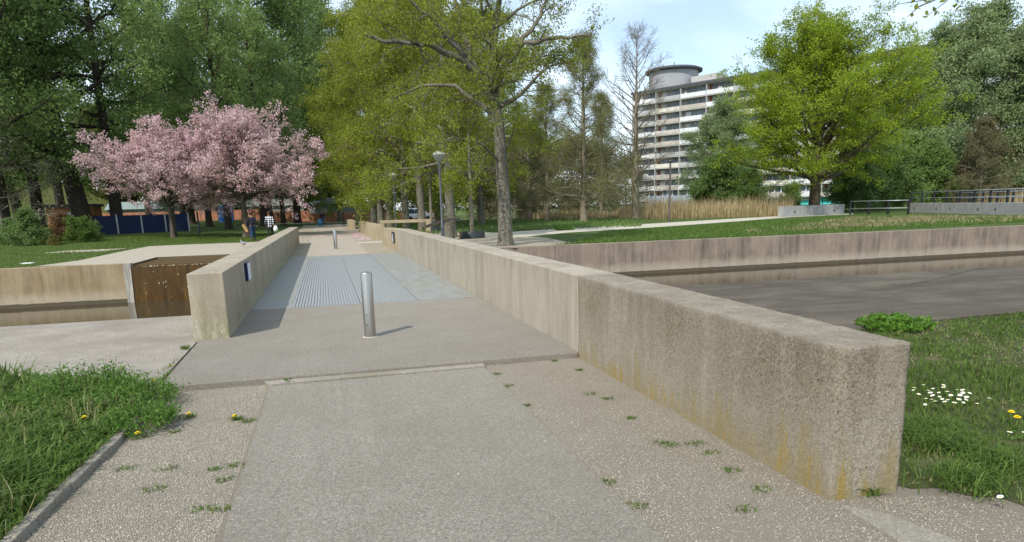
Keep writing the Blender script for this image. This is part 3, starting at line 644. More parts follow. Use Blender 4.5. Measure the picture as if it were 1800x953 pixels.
def leafy_plant(name, label, cat, loc, n_stem, R, h, leaves, ls, mat, seed, group=None, smat=None, asp=.5):
    r = np.random.default_rng(seed); t = thing(name, label, cat, loc, 0, group); mb = MB(); C = []; T = []
    for i in range(n_stem):
        rr = R*math.sqrt(r.uniform()); a = r.uniform(0, 6.283); b = np.array([rr*math.cos(a), rr*math.sin(a), 0])
        hh = h*(1-.55*(rr/R)**2)*r.uniform(.65, 1.15); top = b*1.25+np.array([r.normal()*.1*h, r.normal()*.1*h, hh])
        pts = np.linspace(b, top, 4); pts[1:3] += r.normal(0, .03*h, (2, 3)); mb.tube(pts, np.linspace(.006, .002, 4)*h/.4, 3, False)
        f = r.uniform(.1, 1, leaves)**.7; c = b+(top-b)*f[:, None]+r.normal(0, .07*h+.02, (leaves, 3))*np.array([1, 1, .5]); c[:, 2] = np.maximum(c[:, 2], .01)
        C.append(c); T.append(np.clip(.1+.75*c[:, 2]*0+r.normal(.35, .16, leaves)+r.normal(0, .1), 0, 1))
    mb.build('stem', smat or M_soil, t)
    V, F = leaf_cloud(np.concatenate(C), ls, r, .35, asp); np_mesh('leaves', V, F, mat, t, np.concatenate(T)); return t
for k, (u, v, R, h, n) in enumerate(((150, 690, .42, .34, 190), (225, 700, .36, .27, 150), (70, 715, .32, .26, 120), (245, 735, .24, .2, 90))):
    p = atz(u, v+14, -.04)
    leafy_plant('weed_clump', ['tallest feathery dark weed clump at the back of the weed bed', 'dense dark weed clump beside the deck step', 'low feathery clump at the left end of the weed bed', 'small leafy clump spilling over the stone edging'][k], 'weed', (p[0], p[1], -.04), n, R, h, 26, .034, L_weed, 40+k, 'leafy weeds in the tall grass bed', asp=.42)
p = atz(1572, 574, -.04)
leafy_plant('nettle_clump', 'bright green nettle clump at the edge of the dark apron', 'weed', (p[0], p[1], -.04), 110, .4, .15, 12, .075, L_nettle, 60, asp=.45)
p = atz(992, 405); leafy_plant('weed_clump', 'dark ragged weed clump alone in the lawn beside the pale path', 'weed', (p[0], p[1], 0), 60, .55, .42, 20, .12, L_weed, 61)

# gravel pebbles (real stones)
def pebbles(name, polys, n, rng, z, smin=.004, smax=.011):
    P = np.concatenate([scatter(pl, n, rng) for pl in polys]); d = np.hypot(P[:, 0], P[:, 1]); P = P[rng.uniform(size=len(P)) < np.clip((4.2/d)**1.5, .08, 1)*np.clip(.75+.6*vnoise(P, 2.3, 12), .12, 1)]
    n = len(P); s = rng.uniform(smin, smax, n)*rng.uniform(.8, 1.3, n); th = rng.uniform(0, 6.283, n); c, si = np.cos(th), np.sin(th)
    e = np.array([[1, 0, 0], [-1, 0, 0], [0, .75, 0], [0, -.75, 0], [0, 0, .5], [0, 0, -.5]])
    E = e[None]*s[:, None, None]*rng.uniform(.7, 1.2, (n, 6, 1)); x = E[..., 0]*c[:, None]-E[..., 1]*si[:, None]; y = E[..., 0]*si[:, None]+E[..., 1]*c[:, None]
    V = np.stack([x+P[:, 0, None], y+P[:, 1, None], E[..., 2]+z+s[:, None]*.2], -1).reshape(-1, 3)
    f = np.array([[0, 2, 4], [2, 1, 4], [1, 3, 4], [3, 0, 4], [2, 0, 5], [1, 2, 5], [3, 1, 5], [0, 3, 5]])
    F = ((np.arange(n)*6)[:, None, None]+f[None]).reshape(-1, 3); tn = np.clip(rng.normal(.48, .22, n), 0, 1)
    return tag(np_mesh(name, V, F, L_peb, None, np.repeat(tn, 8)), kind='stuff')
pebbles('gravel', [[tuple(k0-dk*.3), (-.7, 2.2), (-.68, YD-.05), (-1.75, YD-.05), tuple(k1)], [(1.57, 2.2), (4.3, 1.6), (3.35, 2.95), (XR-.01, 3.2), (XR-.01, YD-.04), (1.57, YD-.04)]], 105000, rng, -.066, .0028, .0072)

# weed tufts in the gravel and cracks, each its own little plant
tuft_px = [((222, 822), 'flat weed tuft in the gravel nearest the stone edging'), ((292, 822), 'weed tuft between the edging and the path slab'), ((308, 757), 'small weed rosette in the middle of the gravel'),
    ((378, 822), 'grassy tuft just left of the path slab'), ((411, 817), 'spreading tuft touching the path slab edge'), ((395, 842), 'tiny tuft below the spreading tuft by the slab'), ((358, 892), 'brown green tuft low beside the path slab'), ((390, 893), 'faint tuft against the slab edge lowest down'),
    ((270, 858), 'sparse tuft alone in the near gravel'), ((872, 655), 'tuft in the corner of slab and deck step'), ((893, 676), 'tuft at the slab edge below the deck corner'), ((925, 710), 'weed along the slab edge midway'), ((975, 632), 'green tuft at the foot of the deck step'), ((1018, 648), 'tuft by the parapet joint'),
    ((1040, 690), 'weeds in gravel below the parapet joint'), ((1068, 698), 'second weed patch in gravel below the joint'), ((1112, 733), 'small tuft near the parapet foot'), ((1160, 776), 'mossy tufts midway along the gravel strip'), ((1178, 781), 'thin tuft beside the mossy tufts'), ((1222, 778), 'bright tuft near the parapet foot midway'), ((1248, 793), 'round tuft at the parapet foot'), ((1284, 824), 'low tuft near the yellow stained foot'), ((1308, 893), 'bright weed tuft lowest in the open gravel'), ((1070, 846), 'green weed against the slab edge'), ((1335, 858), 'thin weed below the yellow stains'), ((1120, 886), 'small weed by the slab edge near the bottom'), ((1530, 866), 'tall grass tuft growing at the parapet end foot'), ((325, 610), 'spiky grass tuft in the crack by the shaded parapet'), ((300, 640), 'grass filling the middle of the crack by the apron'), ((282, 664), 'grass tuft at the near end of the crack'), ((505, 665), 'small green sprig on the path joint'), ((330, 731), 'leafy rosette under the dandelion of the pair by the deck step'), ((416, 735), 'leafy rosette under the dandelion nearest the slab'), ((246, 766), 'leafy rosette at the stone edging under a dandelion'), ((436, 738), 'flat tuft right of the dandelion nearest the slab')]
for k, ((u, v), lb) in enumerate(tuft_px):
    big = {26: 2.2, 27: 2.0, 28: 1.3, 29: 1.6, 31: 1.5, 32: 1.6, 33: 1.5}.get(k, 1.); z = -.064 if k < 27 or k > 30 else -.01
    p = atz(u, v+3, z); r = np.random.default_rng(100+k); n = int(34*min(big, 1.6)); sp = np.array([.042, .03])*r.uniform(.6, 1.25)*(1 if k < 27 else .8)*min(big, 1.5)
    P = p[:2]+np.clip(r.normal(0, 1, (n, 2)), -1.35, 1.35)*sp*.9
    if k in (28, 29): P = p[:2]+r.normal(0, 1, (n, 1))*np.array([[.02, .2]])+r.normal(0, .015, (n, 2))
    o = blades('weed_plant', P, z, (.022 if k < 26 else .03)*big, .008, L_grass if k % 3 else L_lush, r, 1.5, kind=None, loc=tuple(p))
    tag(o, lb, 'weed', 'weed tufts in gravel and cracks')
# dandelions and daisies
M_dand = plain('dandelion yellow', (.9, .66, .01), .7, 0, .1, 40); M_white = plain('daisy white', (.85, .85, .85), .7, 0, .05); M_stem = plain('flower stem', (.1, .2, .03), .7)
dl = [((332, 727), 'dandelion in the gravel by the deck step, left of its pair'), ((412, 731), 'dandelion in the gravel closest to the path slab'), ((242, 761), 'dandelion leaning out over the stone edging'), ((148, 733), 'dandelion deep in the tall grass'), ((269, 668), 'dandelion at the near end of the crack'), ((300, 643), 'dandelion in the middle of the crack'), ((1788, 733), 'orange dandelion on the near lawn beyond the daisies'), ((1778, 724), 'half open dandelion on the near lawn')]
for k, ((u, v), lb) in enumerate(dl):
    zb = -.06 if k < 2 else -.04; h = .025 if k in (0, 1, 2, 5) else .1; top = aty(u, v, atz(u, v, zb+h)[1]); t = thing('dandelion', lb, 'flower', (top[0], top[1], zb), 0, 'dandelions near the path')
    MB().tube([(0, 0, 0), (.004, 0, h*.5), (0, 0, h)], .003, 5).build('stem', M_stem, t)
    mb = MB(); r = np.random.default_rng(k)
    for ring, (rad, n, zz) in enumerate(((.026, 16, .0), (.02, 13, .006), (.012, 9, .011))):
        for i in range(n):
            a = 6.283*i/n+ring*.3; c, s = math.cos(a), math.sin(a); w = .004
            mb.add([(0, 0, h+zz*.5), (rad*.7*c-w*s, rad*.7*s+w*c, h+zz), (rad*c, rad*s, h+zz+r.uniform(-.003, .004)), (rad*.7*c+w*s, rad*.7*s-w*c, h+zz)], [(0, 1, 2, 3), (3, 2, 1, 0)])
    mb.build('flower_head', M_dand, t)
def daisy_proto():
    t = thing('daisy', 'white daisy in the loose cluster beside the parapet end', 'flower', (0, 0, 0), 0, 'daisies on the near lawn'); h = .075
    MB().tube([(0, 0, 0), (.004, .003, h*.5), (0, 0, h)], .0022, 4).build('stem', M_stem, t); mb = MB()
    for i in range(14):
        a = 6.283*i/14; c, s = math.cos(a), math.sin(a); w = .0038; R = .0165
        mb.add([(.004*c, .004*s, h), (R*.7*c-w*s, R*.7*s+w*c, h+.003), (R*c, R*s, h+.001), (R*.7*c+w*s, R*.7*s-w*c, h+.003)], [(0, 1, 2, 3), (3, 2, 1, 0)])
    mb.build('petals', M_white, t); MB().ball((0, 0, h+.002), .006, 8, 5, 1, 1, .6).build('disc', M_dand, t); return t
d0 = daisy_proto(); first = True
dz = [(1605, 682), (1623, 677), (1612, 692), (1632, 687), (1644, 683), (1650, 697), (1640, 703), (1633, 701), (1655, 690), (1662, 681), (1668, 689), (1675, 697), (1682, 686), (1660, 701), (1648, 706), (1671, 703), (1688, 693), (1694, 689), (1700, 697), (1692, 701), (1665, 706), (1677, 708), (1625, 709), (1638, 690), (1655, 676), (1683, 701), (1700, 690), (1610, 686), (1672, 694), (1645, 694), (1690, 706), (1697, 685), (1706, 698)]
rd = np.random.default_rng(77)
for (u, v) in dz+[(1720, 710), (1766, 872), (1797, 760), (1774, 760), (1735, 700)]:
    o = d0 if first else copy_tree(d0); first = False
    p = atz(u, v, .02); o.location = (p[0], p[1], -.055); o.rotation_euler = (rd.uniform(-.3, .3), rd.uniform(-.3, .3), rd.uniform(0, 6)); s = rd.uniform(.85, 1.25); o.scale = (s, s, 1)
    if (u, v) == (1766, 872): o['label'] = 'lone white daisy lowest on the near lawn'
    if (u, v) == (1720, 710): o['label'] = 'white daisy standing just apart from the cluster'
    if (u, v) == (1797, 760): o['label'] = 'white daisy at the picture edge below the orange dandelion'
    if (u, v) == (1774, 760): o['label'] = 'white daisy below the orange dandelion'
    if (u, v) == (1735, 700): o['label'] = 'white daisy on the lawn between cluster and dandelions'
P = np.concatenate([scatter([(-.66, 2), (1.55, 2), (1.55, 7), (-.66, 7)], 60, rng), scatter([(-1.6, 7.4), (2.6, 7.4), (2.6, 12.4), (-1.2, 12.4)], 80, rng)])
C = np.c_[P, np.where(P[:, 1] < 7.1, -.046, .004)]; V, F = leaf_cloud(C, .016, rng, 5); tag(np_mesh('leaf_litter', V, F, mat_leaf('dry litter', (.12, .08, .04), (.35, .28, .18), (.6, .55, .45), .1), None, rng.uniform(0, 1, len(C))), kind='stuff')
# fallen petals
P = np.concatenate([scatter([(1.7, 40), (2.6, 40), (2.6, 56), (1.7, 56)], 1500, rng), scatter([(-1.4, 40), (2, 47), (2, 53), (-1.8, 50)], 900, rng)])
C = np.c_[P, np.full(len(P), .018)]; V, F = leaf_cloud(C, .05, rng, 4); tag(np_mesh('fallen_petals', V, F, L_petal, None, rng.uniform(0, 1, len(C))), kind='stuff')
# far lawn grass
far_r = pxpoly([(960, 432), (1010, 428), (1060, 408), (1300, 392), (1500, 379), (1800, 380), (1800, 391), (1300, 419)])
far_r = [(x, max(y, 27.8)) for x, y in far_r]
P = scatter(far_r, 160000, rng); d = np.hypot(P[:, 0], P[:, 1]); nz = vnoise(P, .5, 9)
blades('far_grass', P, gz(P[:, 0], P[:, 1])-.01, .14+.05*nz, .03, L_lush, rng, .9, np.clip(rng.normal(.45, .18, len(P)), 0, 1))
band = pxpoly([(1500, 384), (1800, 381), (1800, 390), (1480, 404), (1300, 412)]); band = [(x, max(y, 27.8)) for x, y in band]
P = scatter(band, 24000, rng); P = P[vnoise(P, .7, 4) > .0]
blades('dry_meadow', P, -.01, .3, .035, L_dry, rng, .9)
far_l = [(-40, 27.9), (plat[0][0], 27.9), plat[0], plat[1], plat[2], plat[3], plat[4], plat[5], (-2, 47), (-2.2, 60), (-30, 62), (-45, 50)]
P = scatter(far_l, 130000, rng); nz = vnoise(P, .5, 2)
blades('far_grass', P, gz(P[:, 0], P[:, 1])-.01, .07+.03*nz, .03, L_grass, rng, .9, np.clip(rng.normal(.5, .18, len(P))-.1*nz, 0, 1))
P = scatter([(3.5, 46), (22, 46), (34, 70), (60, 75), (60, 90), (3.5, 90)], 60000, rng)
blades('far_grass', P, -.01, .28, .05, L_mid, rng, .9)
# reeds
def reeds(poly, n, h, seed):
    r = np.random.default_rng(seed); P = scatter(poly, n, r)
    return blades('reeds', P, -.05, h*(.85+.35*vnoise(P, .35, seed))*r.uniform(.55, 1.1, len(P)), .04, L_reed, r, .22, np.clip(r.normal(.55, .22, len(P)), 0, 1))
a = gpt(1090, 66); b = gpt(1395, 60); c = gpt(1400, 74); d_ = gpt(1085, 82)
reeds([a[:2], b[:2], c[:2], d_[:2]], 26000, 2.15, 1)
a = gpt(1640, 80); b = gpt(1815, 66); c = gpt(1815, 84); d_ = gpt(1640, 90)
reeds([a[:2], b[:2], c[:2], d_[:2]], 12000, 2.6, 2)
a = gpt(1000, 72); b = gpt(1090, 72); c = gpt(1090, 84); d_ = gpt(900, 84)
reeds([a[:2], b[:2], c[:2], d_[:2]], 7000, 1.3, 3)

# ------------------------------------------------------------------ trees
class Tubes:
    def __init__(s): s.V = []; s.F = []; s.n = 0
    def add(s, pts, rad, k):
        n = len(pts); tg = np.empty_like(pts); tg[1:-1] = pts[2:]-pts[:-2]; tg[0] = pts[1]-pts[0]; tg[-1] = pts[-1]-pts[-2]
        tg /= np.linalg.norm(tg, axis=1)[:, None]+1e-9
        ref = np.array([.93, .37, 0.]) if abs(tg[0, 2]) > .6 else np.array([.1, .1, 1.])
        u = np.cross(tg, ref); u /= np.linalg.norm(u, axis=1)[:, None]+1e-9; w = np.cross(tg, u)
        a = np.arange(k)*6.28318/k
        R = pts[:, None]+rad[:, None, None]*(np.cos(a)[None, :, None]*u[:, None]+np.sin(a)[None, :, None]*w[:, None])
        i = np.arange(n-1)[:, None]*k; j = np.arange(k)[None]; j2 = (j+1) % k
        F = np.stack([i+j, i+k+j, i+k+j2, i+j2], -1).reshape(-1, 4)+s.n
        s.V.append(R.reshape(-1, 3)); s.F.append(F); s.n += n*k
    def build(s, name, mat, parent): return np_mesh(name, np.concatenate(s.V), np.concatenate(s.F), mat, parent, None, True)
def walk(r, p, d, L, n, wig, up):
    pts = [p]; d = d/np.linalg.norm(d); st = L/n
    for _ in range(n):
        d = d+r.normal(0, wig, 3); d[2] += up; d /= np.linalg.norm(d); p = p+d*st; pts.append(p)
    return np.array(pts)
def along(pts, t):
    x = t*(len(pts)-1); i = min(int(x), len(pts)-2); f = x-i
    return pts[i]*(1-f)+pts[i+1]*f, (pts[i+1]-pts[i])/(np.linalg.norm(pts[i+1]-pts[i])+1e-9)
def side(r, d, spread):
    v = r.normal(size=3); v -= d*(v@d); v /= np.linalg.norm(v)+1e-9; return d*math.cos(spread)+v*math.sin(spread)
def make_tree(name, seed, H, r0, crown, n1=22, n2=7, n3=5, nl=14, ls=.1, a=(80, 30), t0=.3, wig=.14, up=.06, lean=(0, 0), twig=.5, jit=.2,
              leaf=None, bark=None, limbs=None, top=.1, trunk=None, droop=0., asp=.65, l2=.5, flat=.2, tk=9, sub=None, nl2=0, flare=1.35, lr=.028, env=None):
    r = np.random.default_rng(seed); T = Tubes(); B = Tubes(); C = []; TI = []
    if trunk is None:
        ts = np.linspace(0, 1, 11); pts = np.stack([lean[0]*ts+np.cumsum(r.normal(0, wig*.05*H/10, 11))*(ts > 0), lean[1]*ts+np.cumsum(r.normal(0, wig*.05*H/10, 11)), H*ts], 1); pts[0, :2] = 0
    else: pts = np.array(trunk, float)
    tt = np.linspace(0, 1, len(pts)); rad = r0*((1-tt)*(1-top)+top)
    fpts = np.vstack([pts[:1]-[0, 0, .3], pts[:1], pts[:1]*.94+pts[1:2]*.06, pts[:1]*.82+pts[1:2]*.18, pts[1:]])
    frad = np.concatenate([[r0*flare*1.12, r0*flare, r0*(1+(flare-1)*.5), r0*1.03], rad[1:]])
    T.add(fpts, frad, tk)
    L1s = []
    if limbs:
        for q in limbs:
            P = np.array(q[0], float); rr = np.linspace(q[1], q[2], len(P)); 
            # densify with a little crookedness
            tq = np.linspace(0, 1, (len(P)-1)*3+1); D = np.stack([np.interp(tq, np.linspace(0, 1, len(P)), P[:, i]) for i in range(3)], 1); D[1:-1] += r.normal(0, .05, D[1:-1].shape)
            rr = np.interp(tq, [0, 1], [q[1], q[2]]); T.add(D, rr, 7); L1s.append((D, rr, np.linalg.norm(np.diff(D, axis=0), axis=1).sum()))
    az = r.uniform(0, 6.28)
    for i in range(n1):
        t = t0+(1-t0)*(i+r.uniform(0, .9))/n1; t = min(t, .985); p, d = along(pts, t); az += 2.4+r.normal(0, .35)
        f = (t-t0)/(1-t0); ang = math.radians(a[0]+(a[1]-a[0])*f+r.normal(0, 7)); L = crown(f)*r.uniform(.75, 1.15)
        dd = np.array([math.sin(ang)*math.cos(az), math.sin(ang)*math.sin(az), math.cos(ang)])
        if env:
            cz, ex, ez = env; A_ = (dd[0]**2+dd[1]**2)/ex**2+dd[2]**2/ez**2; B_ = 2*(p[2]-cz)*dd[2]/ez**2; C_ = (p[2]-cz)**2/ez**2-1
            q = max(0, B_*B_-4*A_*C_); L = max(1., (-B_+math.sqrt(q))/(2*A_))*r.uniform(.72, 1.04)
        n = max(4, min(9, int(L/.8)+3)); P = walk(r, p, dd, L, n, wig, up); rb = min(np.interp(t, tt, rad)*.55, lr*L+.012)
        rr = np.linspace(rb, .012, len(P)); (T if rb > .05 else B).add(P, rr, 6 if rb > .05 else 4); L1s.append((P, rr, L))
    for P, rr, L in L1s:
        m2 = n2 if L < 6 else int(n2*L/6)
        for j in range(m2):
            t = .22+.78*(j+r.uniform(0, 1))/m2; p, d = along(P, min(t, .999)); Lb = max(.35, L*l2*(1.15-.75*t)*r.uniform(.7, 1.25)); Lb = min(Lb, 3.6)
            dd = side(r, d, math.radians(r.uniform(28, 62))); dd[2] += .12-droop*.4; Q = walk(r, p, dd, Lb, 4, wig*1.3, up-droop*.12)
            B.add(Q, np.linspace(min(.03, .5*np.interp(t, np.linspace(0, 1, len(rr)), rr)), .006, 5), 4)
            if nl2:
                c = np.array([along(Q, x)[0] for x in r.uniform(.3, 1, nl2)])+r.normal(0, jit, (nl2, 3)); C.append(c); TI.append(np.clip(r.normal(.45, .18, nl2), 0, 1))
            for k in range(n3):
                t3 = .2+.8*(k+r.uniform(0, 1))/n3; p3, d3 = along(Q, min(t3, .999)); Lc = twig*r.uniform(.6, 1.4)
                d4 = side(r, d3, math.radians(r.uniform(25, 65))); d4[2] -= droop*.5; S = walk(r, p3, d4, Lc, 3, wig*1.4, -droop*.35)
                B.add(S, np.linspace(.009, .004, 4), 3)
                if nl:
                    f = r.uniform(.15, 1.05, nl); x = np.clip(f, 0, .999)*3; ii = x.astype(int); ff = (x-ii)[:, None]
                    c = S[ii]*(1-ff)+S[ii+1]*ff+r.normal(0, jit, (nl, 3))*np.array([1, 1, .7]); C.append(c)
                    TI.append(np.clip(r.normal(.45, .22, nl)+r.normal(0, .14), 0, 1))
    root = thing(name, None, None, (0, 0, 0)); T.build('trunk', bark, root)
    if B.n: B.build('branches', bark, root)
    if C:
        V, F = leaf_cloud(np.concatenate(C), ls, r, flat, asp); np_mesh('crown', V, F, leaf, root, np.concatenate(TI))
    return root
def place(root, label, cat, u, Y, rz=0., s=1., group=None, leaf=None, copy=True, sz=None, dz=0.):
    o = copy_tree(root) if copy else root
    p = gpt(u, Y); o.location = (p.x, p.y, p.z+dz); o.rotation_euler = (0, 0, rz); o.scale = (s, s, sz or s)
    if leaf:
        for ch in o.children:
            if ch.name.startswith('crown'): ch.material_slots[0].link = 'OBJECT'; ch.material_slots[0].material = leaf
    return tag(o, label, cat, group)

# --- the linden beside the parapet, limbs traced at its own distance
BX = atz(889, 432)
def loc(u, v, dy=0.):
    p = aty(u, v, BX[1]+dy); return (p[0]-BX[0], p[1]-BX[1], p[2])
trunk = [(0, 0, 0), loc(886, 350)[:3], loc(881, 280), loc(877, 220), loc(868, 170), loc(862, 120, .3), loc(870, 60, .6), loc(880, -20, .8), loc(890, -110, 1), loc(880, -220, 1)]
limbs = [([loc(872, 190), loc(845, 140, -.4), loc(815, 105, -.9), loc(760, 85, -1.5), loc(700, 75, -2), loc(640, 62, -2.3)], .2, .05),
         ([loc(860, 150), loc(835, 120, .4), loc(818, 60, .8), loc(800, 0, 1.), loc(780, -80, 1.2)], .17, .05),
         ([loc(868, 170), loc(893, 110, -.3), loc(920, 75, -.8), loc(980, 66, -1.4), loc(1040, 62, -2)], .17, .035),
         ([loc(912, 80, -.8), loc(940, 40, -.9), loc(965, -5, -1.), loc(985, -60, -1.2)], .1, .03),
         ([loc(877, 230), loc(855, 190, .5), loc(800, 150, 1.2), loc(740, 150, 1.8), loc(680, 180, 2)], .13, .03),
         ([loc(815, 105, -.9), loc(780, 60, -1.4), loc(740, 20, -1.8), loc(700, -20, -2)], .1, .03),
         ([loc(880, 270), loc(905, 235, -.5), loc(930, 225, -1), loc(960, 240, -1.5)], .05, .015),
         ([loc(880, 285), loc(850, 255, -.8), loc(800, 240, -1.5), loc(750, 262, -2.2)], .06, .02),
         ([loc(866, 165), loc(880, 130, -1.4), loc(870, 90, -2.8), loc(850, 70, -4)], .13, .03)]
T_front = make_tree('linden_tree', 3, 14, .31, lambda f: 4.2*(1-.35*f), n1=22, n2=10, n3=7, nl=26, ls=.085, a=(80, 35), t0=.38, wig=.2, up=.02, twig=.55, jit=.12,
    leaf=L_linden, bark=B_linden, limbs=limbs, trunk=trunk, top=.16, droop=.25, l2=.4, tk=14)
T_front.location = BX; tag(T_front, 'mottled grey linden with crooked limbs standing beside the canal quay', 'tree', 'lindens beside the path')

round_crown = lambda R, k=1.: (lambda f: R*(.55+.45*math.sin(math.pi*min(1, .2+.75*f)))*(1-.45*f*k))
T_lin = make_tree('linden_tree', 8, 16, .3, round_crown(6.6), n1=34, n2=9, n3=6, nl=42, ls=.115, a=(88, 28), t0=.2, wig=.17, up=.03, twig=.6, jit=.2, leaf=L_linden, bark=B_linden, droop=.35, l2=.45)
T_lin2 = make_tree('linden_tree', 9, 17, .32, round_crown(7.4), n1=34, n2=9, n3=6, nl=42, ls=.13, a=(92, 28), t0=.2, wig=.17, up=.03, twig=.65, jit=.22, leaf=L_linden, bark=B_linden, droop=.35, l2=.45)
g = 'lindens beside the path'
place(T_lin, 'pale barked linden right behind the nearest lamp', 'tree', 792, 40, 0, 1, g, copy=False)
place(T_lin2, 'linden with smooth grey trunk behind the planter of the thin sapling', 'tree', 741, 51, 1., 1, g, copy=False)
place(T_lin, 'leaning pale linden just right of the middle lamp', 'tree', 712, 56, 2., 1.05, g)
place(T_lin2, 'dark barked linden right beside the middle lamp', 'tree', 684, 63, 3., 1.05, g)
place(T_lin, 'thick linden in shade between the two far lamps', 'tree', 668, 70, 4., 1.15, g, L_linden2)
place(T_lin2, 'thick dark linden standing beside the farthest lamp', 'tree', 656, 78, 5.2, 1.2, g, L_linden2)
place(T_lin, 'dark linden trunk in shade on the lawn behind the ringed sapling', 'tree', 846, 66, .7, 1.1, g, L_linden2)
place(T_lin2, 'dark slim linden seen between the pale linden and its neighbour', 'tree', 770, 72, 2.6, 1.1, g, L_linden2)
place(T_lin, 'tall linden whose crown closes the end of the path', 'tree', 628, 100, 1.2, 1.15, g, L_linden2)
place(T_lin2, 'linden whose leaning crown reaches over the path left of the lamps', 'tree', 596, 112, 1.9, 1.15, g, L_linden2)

# --- cherries
ch = lambda R: (lambda f: R*(1.12-.2*f))
T_ch1 = make_tree('cherry_tree', 21, 4.0, .2, ch(6.3), n1=44, n2=10, n3=7, nl=22, ls=.12, a=(80, 10), t0=.56, env=(4.2, 7.2, 3.5), wig=.1, up=.02, twig=.6, jit=.1, leaf=L_cherry, bark=B_cherry, top=.35, asp=.8, l2=.42, sub=None)
T_ch2 = make_tree('cherry_tree', 22, 4.4, .3, ch(7.0), n1=48, n2=10, n3=7, nl=22, ls=.12, a=(79, 8), t0=.58, env=(4.5, 7.0, 3.9), wig=.1, up=.02, twig=.65, jit=.1, leaf=L_cherry, bark=B_cherry, top=.35, asp=.8, l2=.42)
place(T_ch1, 'pink blossoming cherry with two slim stems, farther from the bridge', 'tree', 300, 55, 1., .94, 'pink cherry trees', copy=False)
mbs = Tubes(); mbs.add(np.array([(.35, .1, -.3), (.33, .1, .8), (.3, .05, 1.9), (.05, 0, 3.)]), np.array([.2, .16, .15, .12]), 8); mbs.build('stem', B_cherry, T_ch1)
place(T_ch2, 'larger pink blossoming cherry with one thick trunk behind the walkers', 'tree', 430, 54, 0, .98, 'pink cherry trees', copy=False)

# --- dark trees on the left
big = lambda R: (lambda f: R*(.8+.35*math.sin(math.pi*f))*(1-.45*f))
T_dk1 = make_tree('poplar_tree', 31, 22, .62, big(7.5), n1=34, n2=8, n3=5, nl=24, ls=.22, a=(85, 35), t0=.17, wig=.15, up=.02, twig=.9, jit=.36, leaf=L_dark, bark=B_dark, lean=(-3.2, 1), l2=.42, droop=.25, top=.2)
T_dk2 = make_tree('poplar_tree', 32, 22, .5, big(6.6), n1=32, n2=8, n3=5, nl=22, ls=.22, a=(88, 32), t0=.2, wig=.16, up=.02, twig=.9, jit=.36, leaf=L_dark, bark=B_dark, l2=.42, droop=.3, top=.2)
T_dk3 = make_tree('poplar_tree', 33, 20, .34, big(5.2), n1=28, n2=8, n3=5, nl=15, ls=.2, a=(75, 25), t0=.28, wig=.15, up=.05, twig=.8, jit=.33, leaf=L_dark, bark=B_dark, l2=.42, top=.2)
g = 'dark leafy trees on the left lawn'
place(T_dk1, 'massive dark tree with a leaning trunk behind the flowering bushes', 'tree', 150, 66, 0, 1.25, g, copy=False)
place(T_dk2, 'upright dark tree in front of the navy fence', 'tree', 205, 68, 0, 1.08, g, copy=False)
place(T_dk2, 'dark tree behind the round green bush', 'tree', 70, 68, 2., 1.0, g)
place(T_dk3, 'slim dark tree close to the picture edge behind the grey hut', 'tree', 12, 62, 1., 1., g, copy=False)
for k, (u, Y, pr, rz, s, lf, lb) in enumerate([
    (322, 84, T_dk3, .5, 1.1, None, 'dark trunk standing just behind the double stemmed cherry'), (336, 92, T_dk2, 2.2, .95, None, 'dark tree between the cherry and the thin blue post'), (366, 80, T_dk3, 3.1, 1.05, None, 'straight dark trunk beside the blue cabin'),
    (400, 72, T_dk3, 4.4, 1.05, None, 'dark trunk between the blue cabin and the thick cherry'), (464, 88, T_dk2, 1.3, 1., None, 'dark tree behind the walker in the checked coat'), (497, 98, T_dk3, 5.5, 1.05, L_mid, 'pale slim trunk between the checked coat and the far walker'),
    (540, 120, T_dk2, 3.7, 1.05, L_mid, 'mid green tree left of the far walker'), (262, 86, T_dk3, 2.9, 1.1, None, 'dark trunk behind the far end of the navy fence'), (110, 92, T_dk2, 4.1, 1.1, None, 'dark tree behind the orange hut'), (40, 96, T_dk1, 1.1, 1., None, 'broad dark tree on the green bank'), (-30, 60, T_dk1, 2.6, 1., None, 'broad dark tree cut by the picture edge')]):
    place(pr, lb, 'tree', u, Y, rz, s, g, lf)
for u, Y, pr, rz, sc_, lb in [(470, 104, T_dk2, .9, 1.5, 'towering dark tree behind the larger cherry'), (522, 108, T_dk3, 2.2, 1.6, 'towering slim dark tree just left of the path end'), (556, 124, T_dk2, 5.1, 1.6, 'towering dark tree closing the gap above the path'), (584, 132, T_dk3, 1.2, 1.7, 'towering tree straight above the end of the path')]:
    place(pr, lb, 'tree', u, Y, rz, sc_, g)
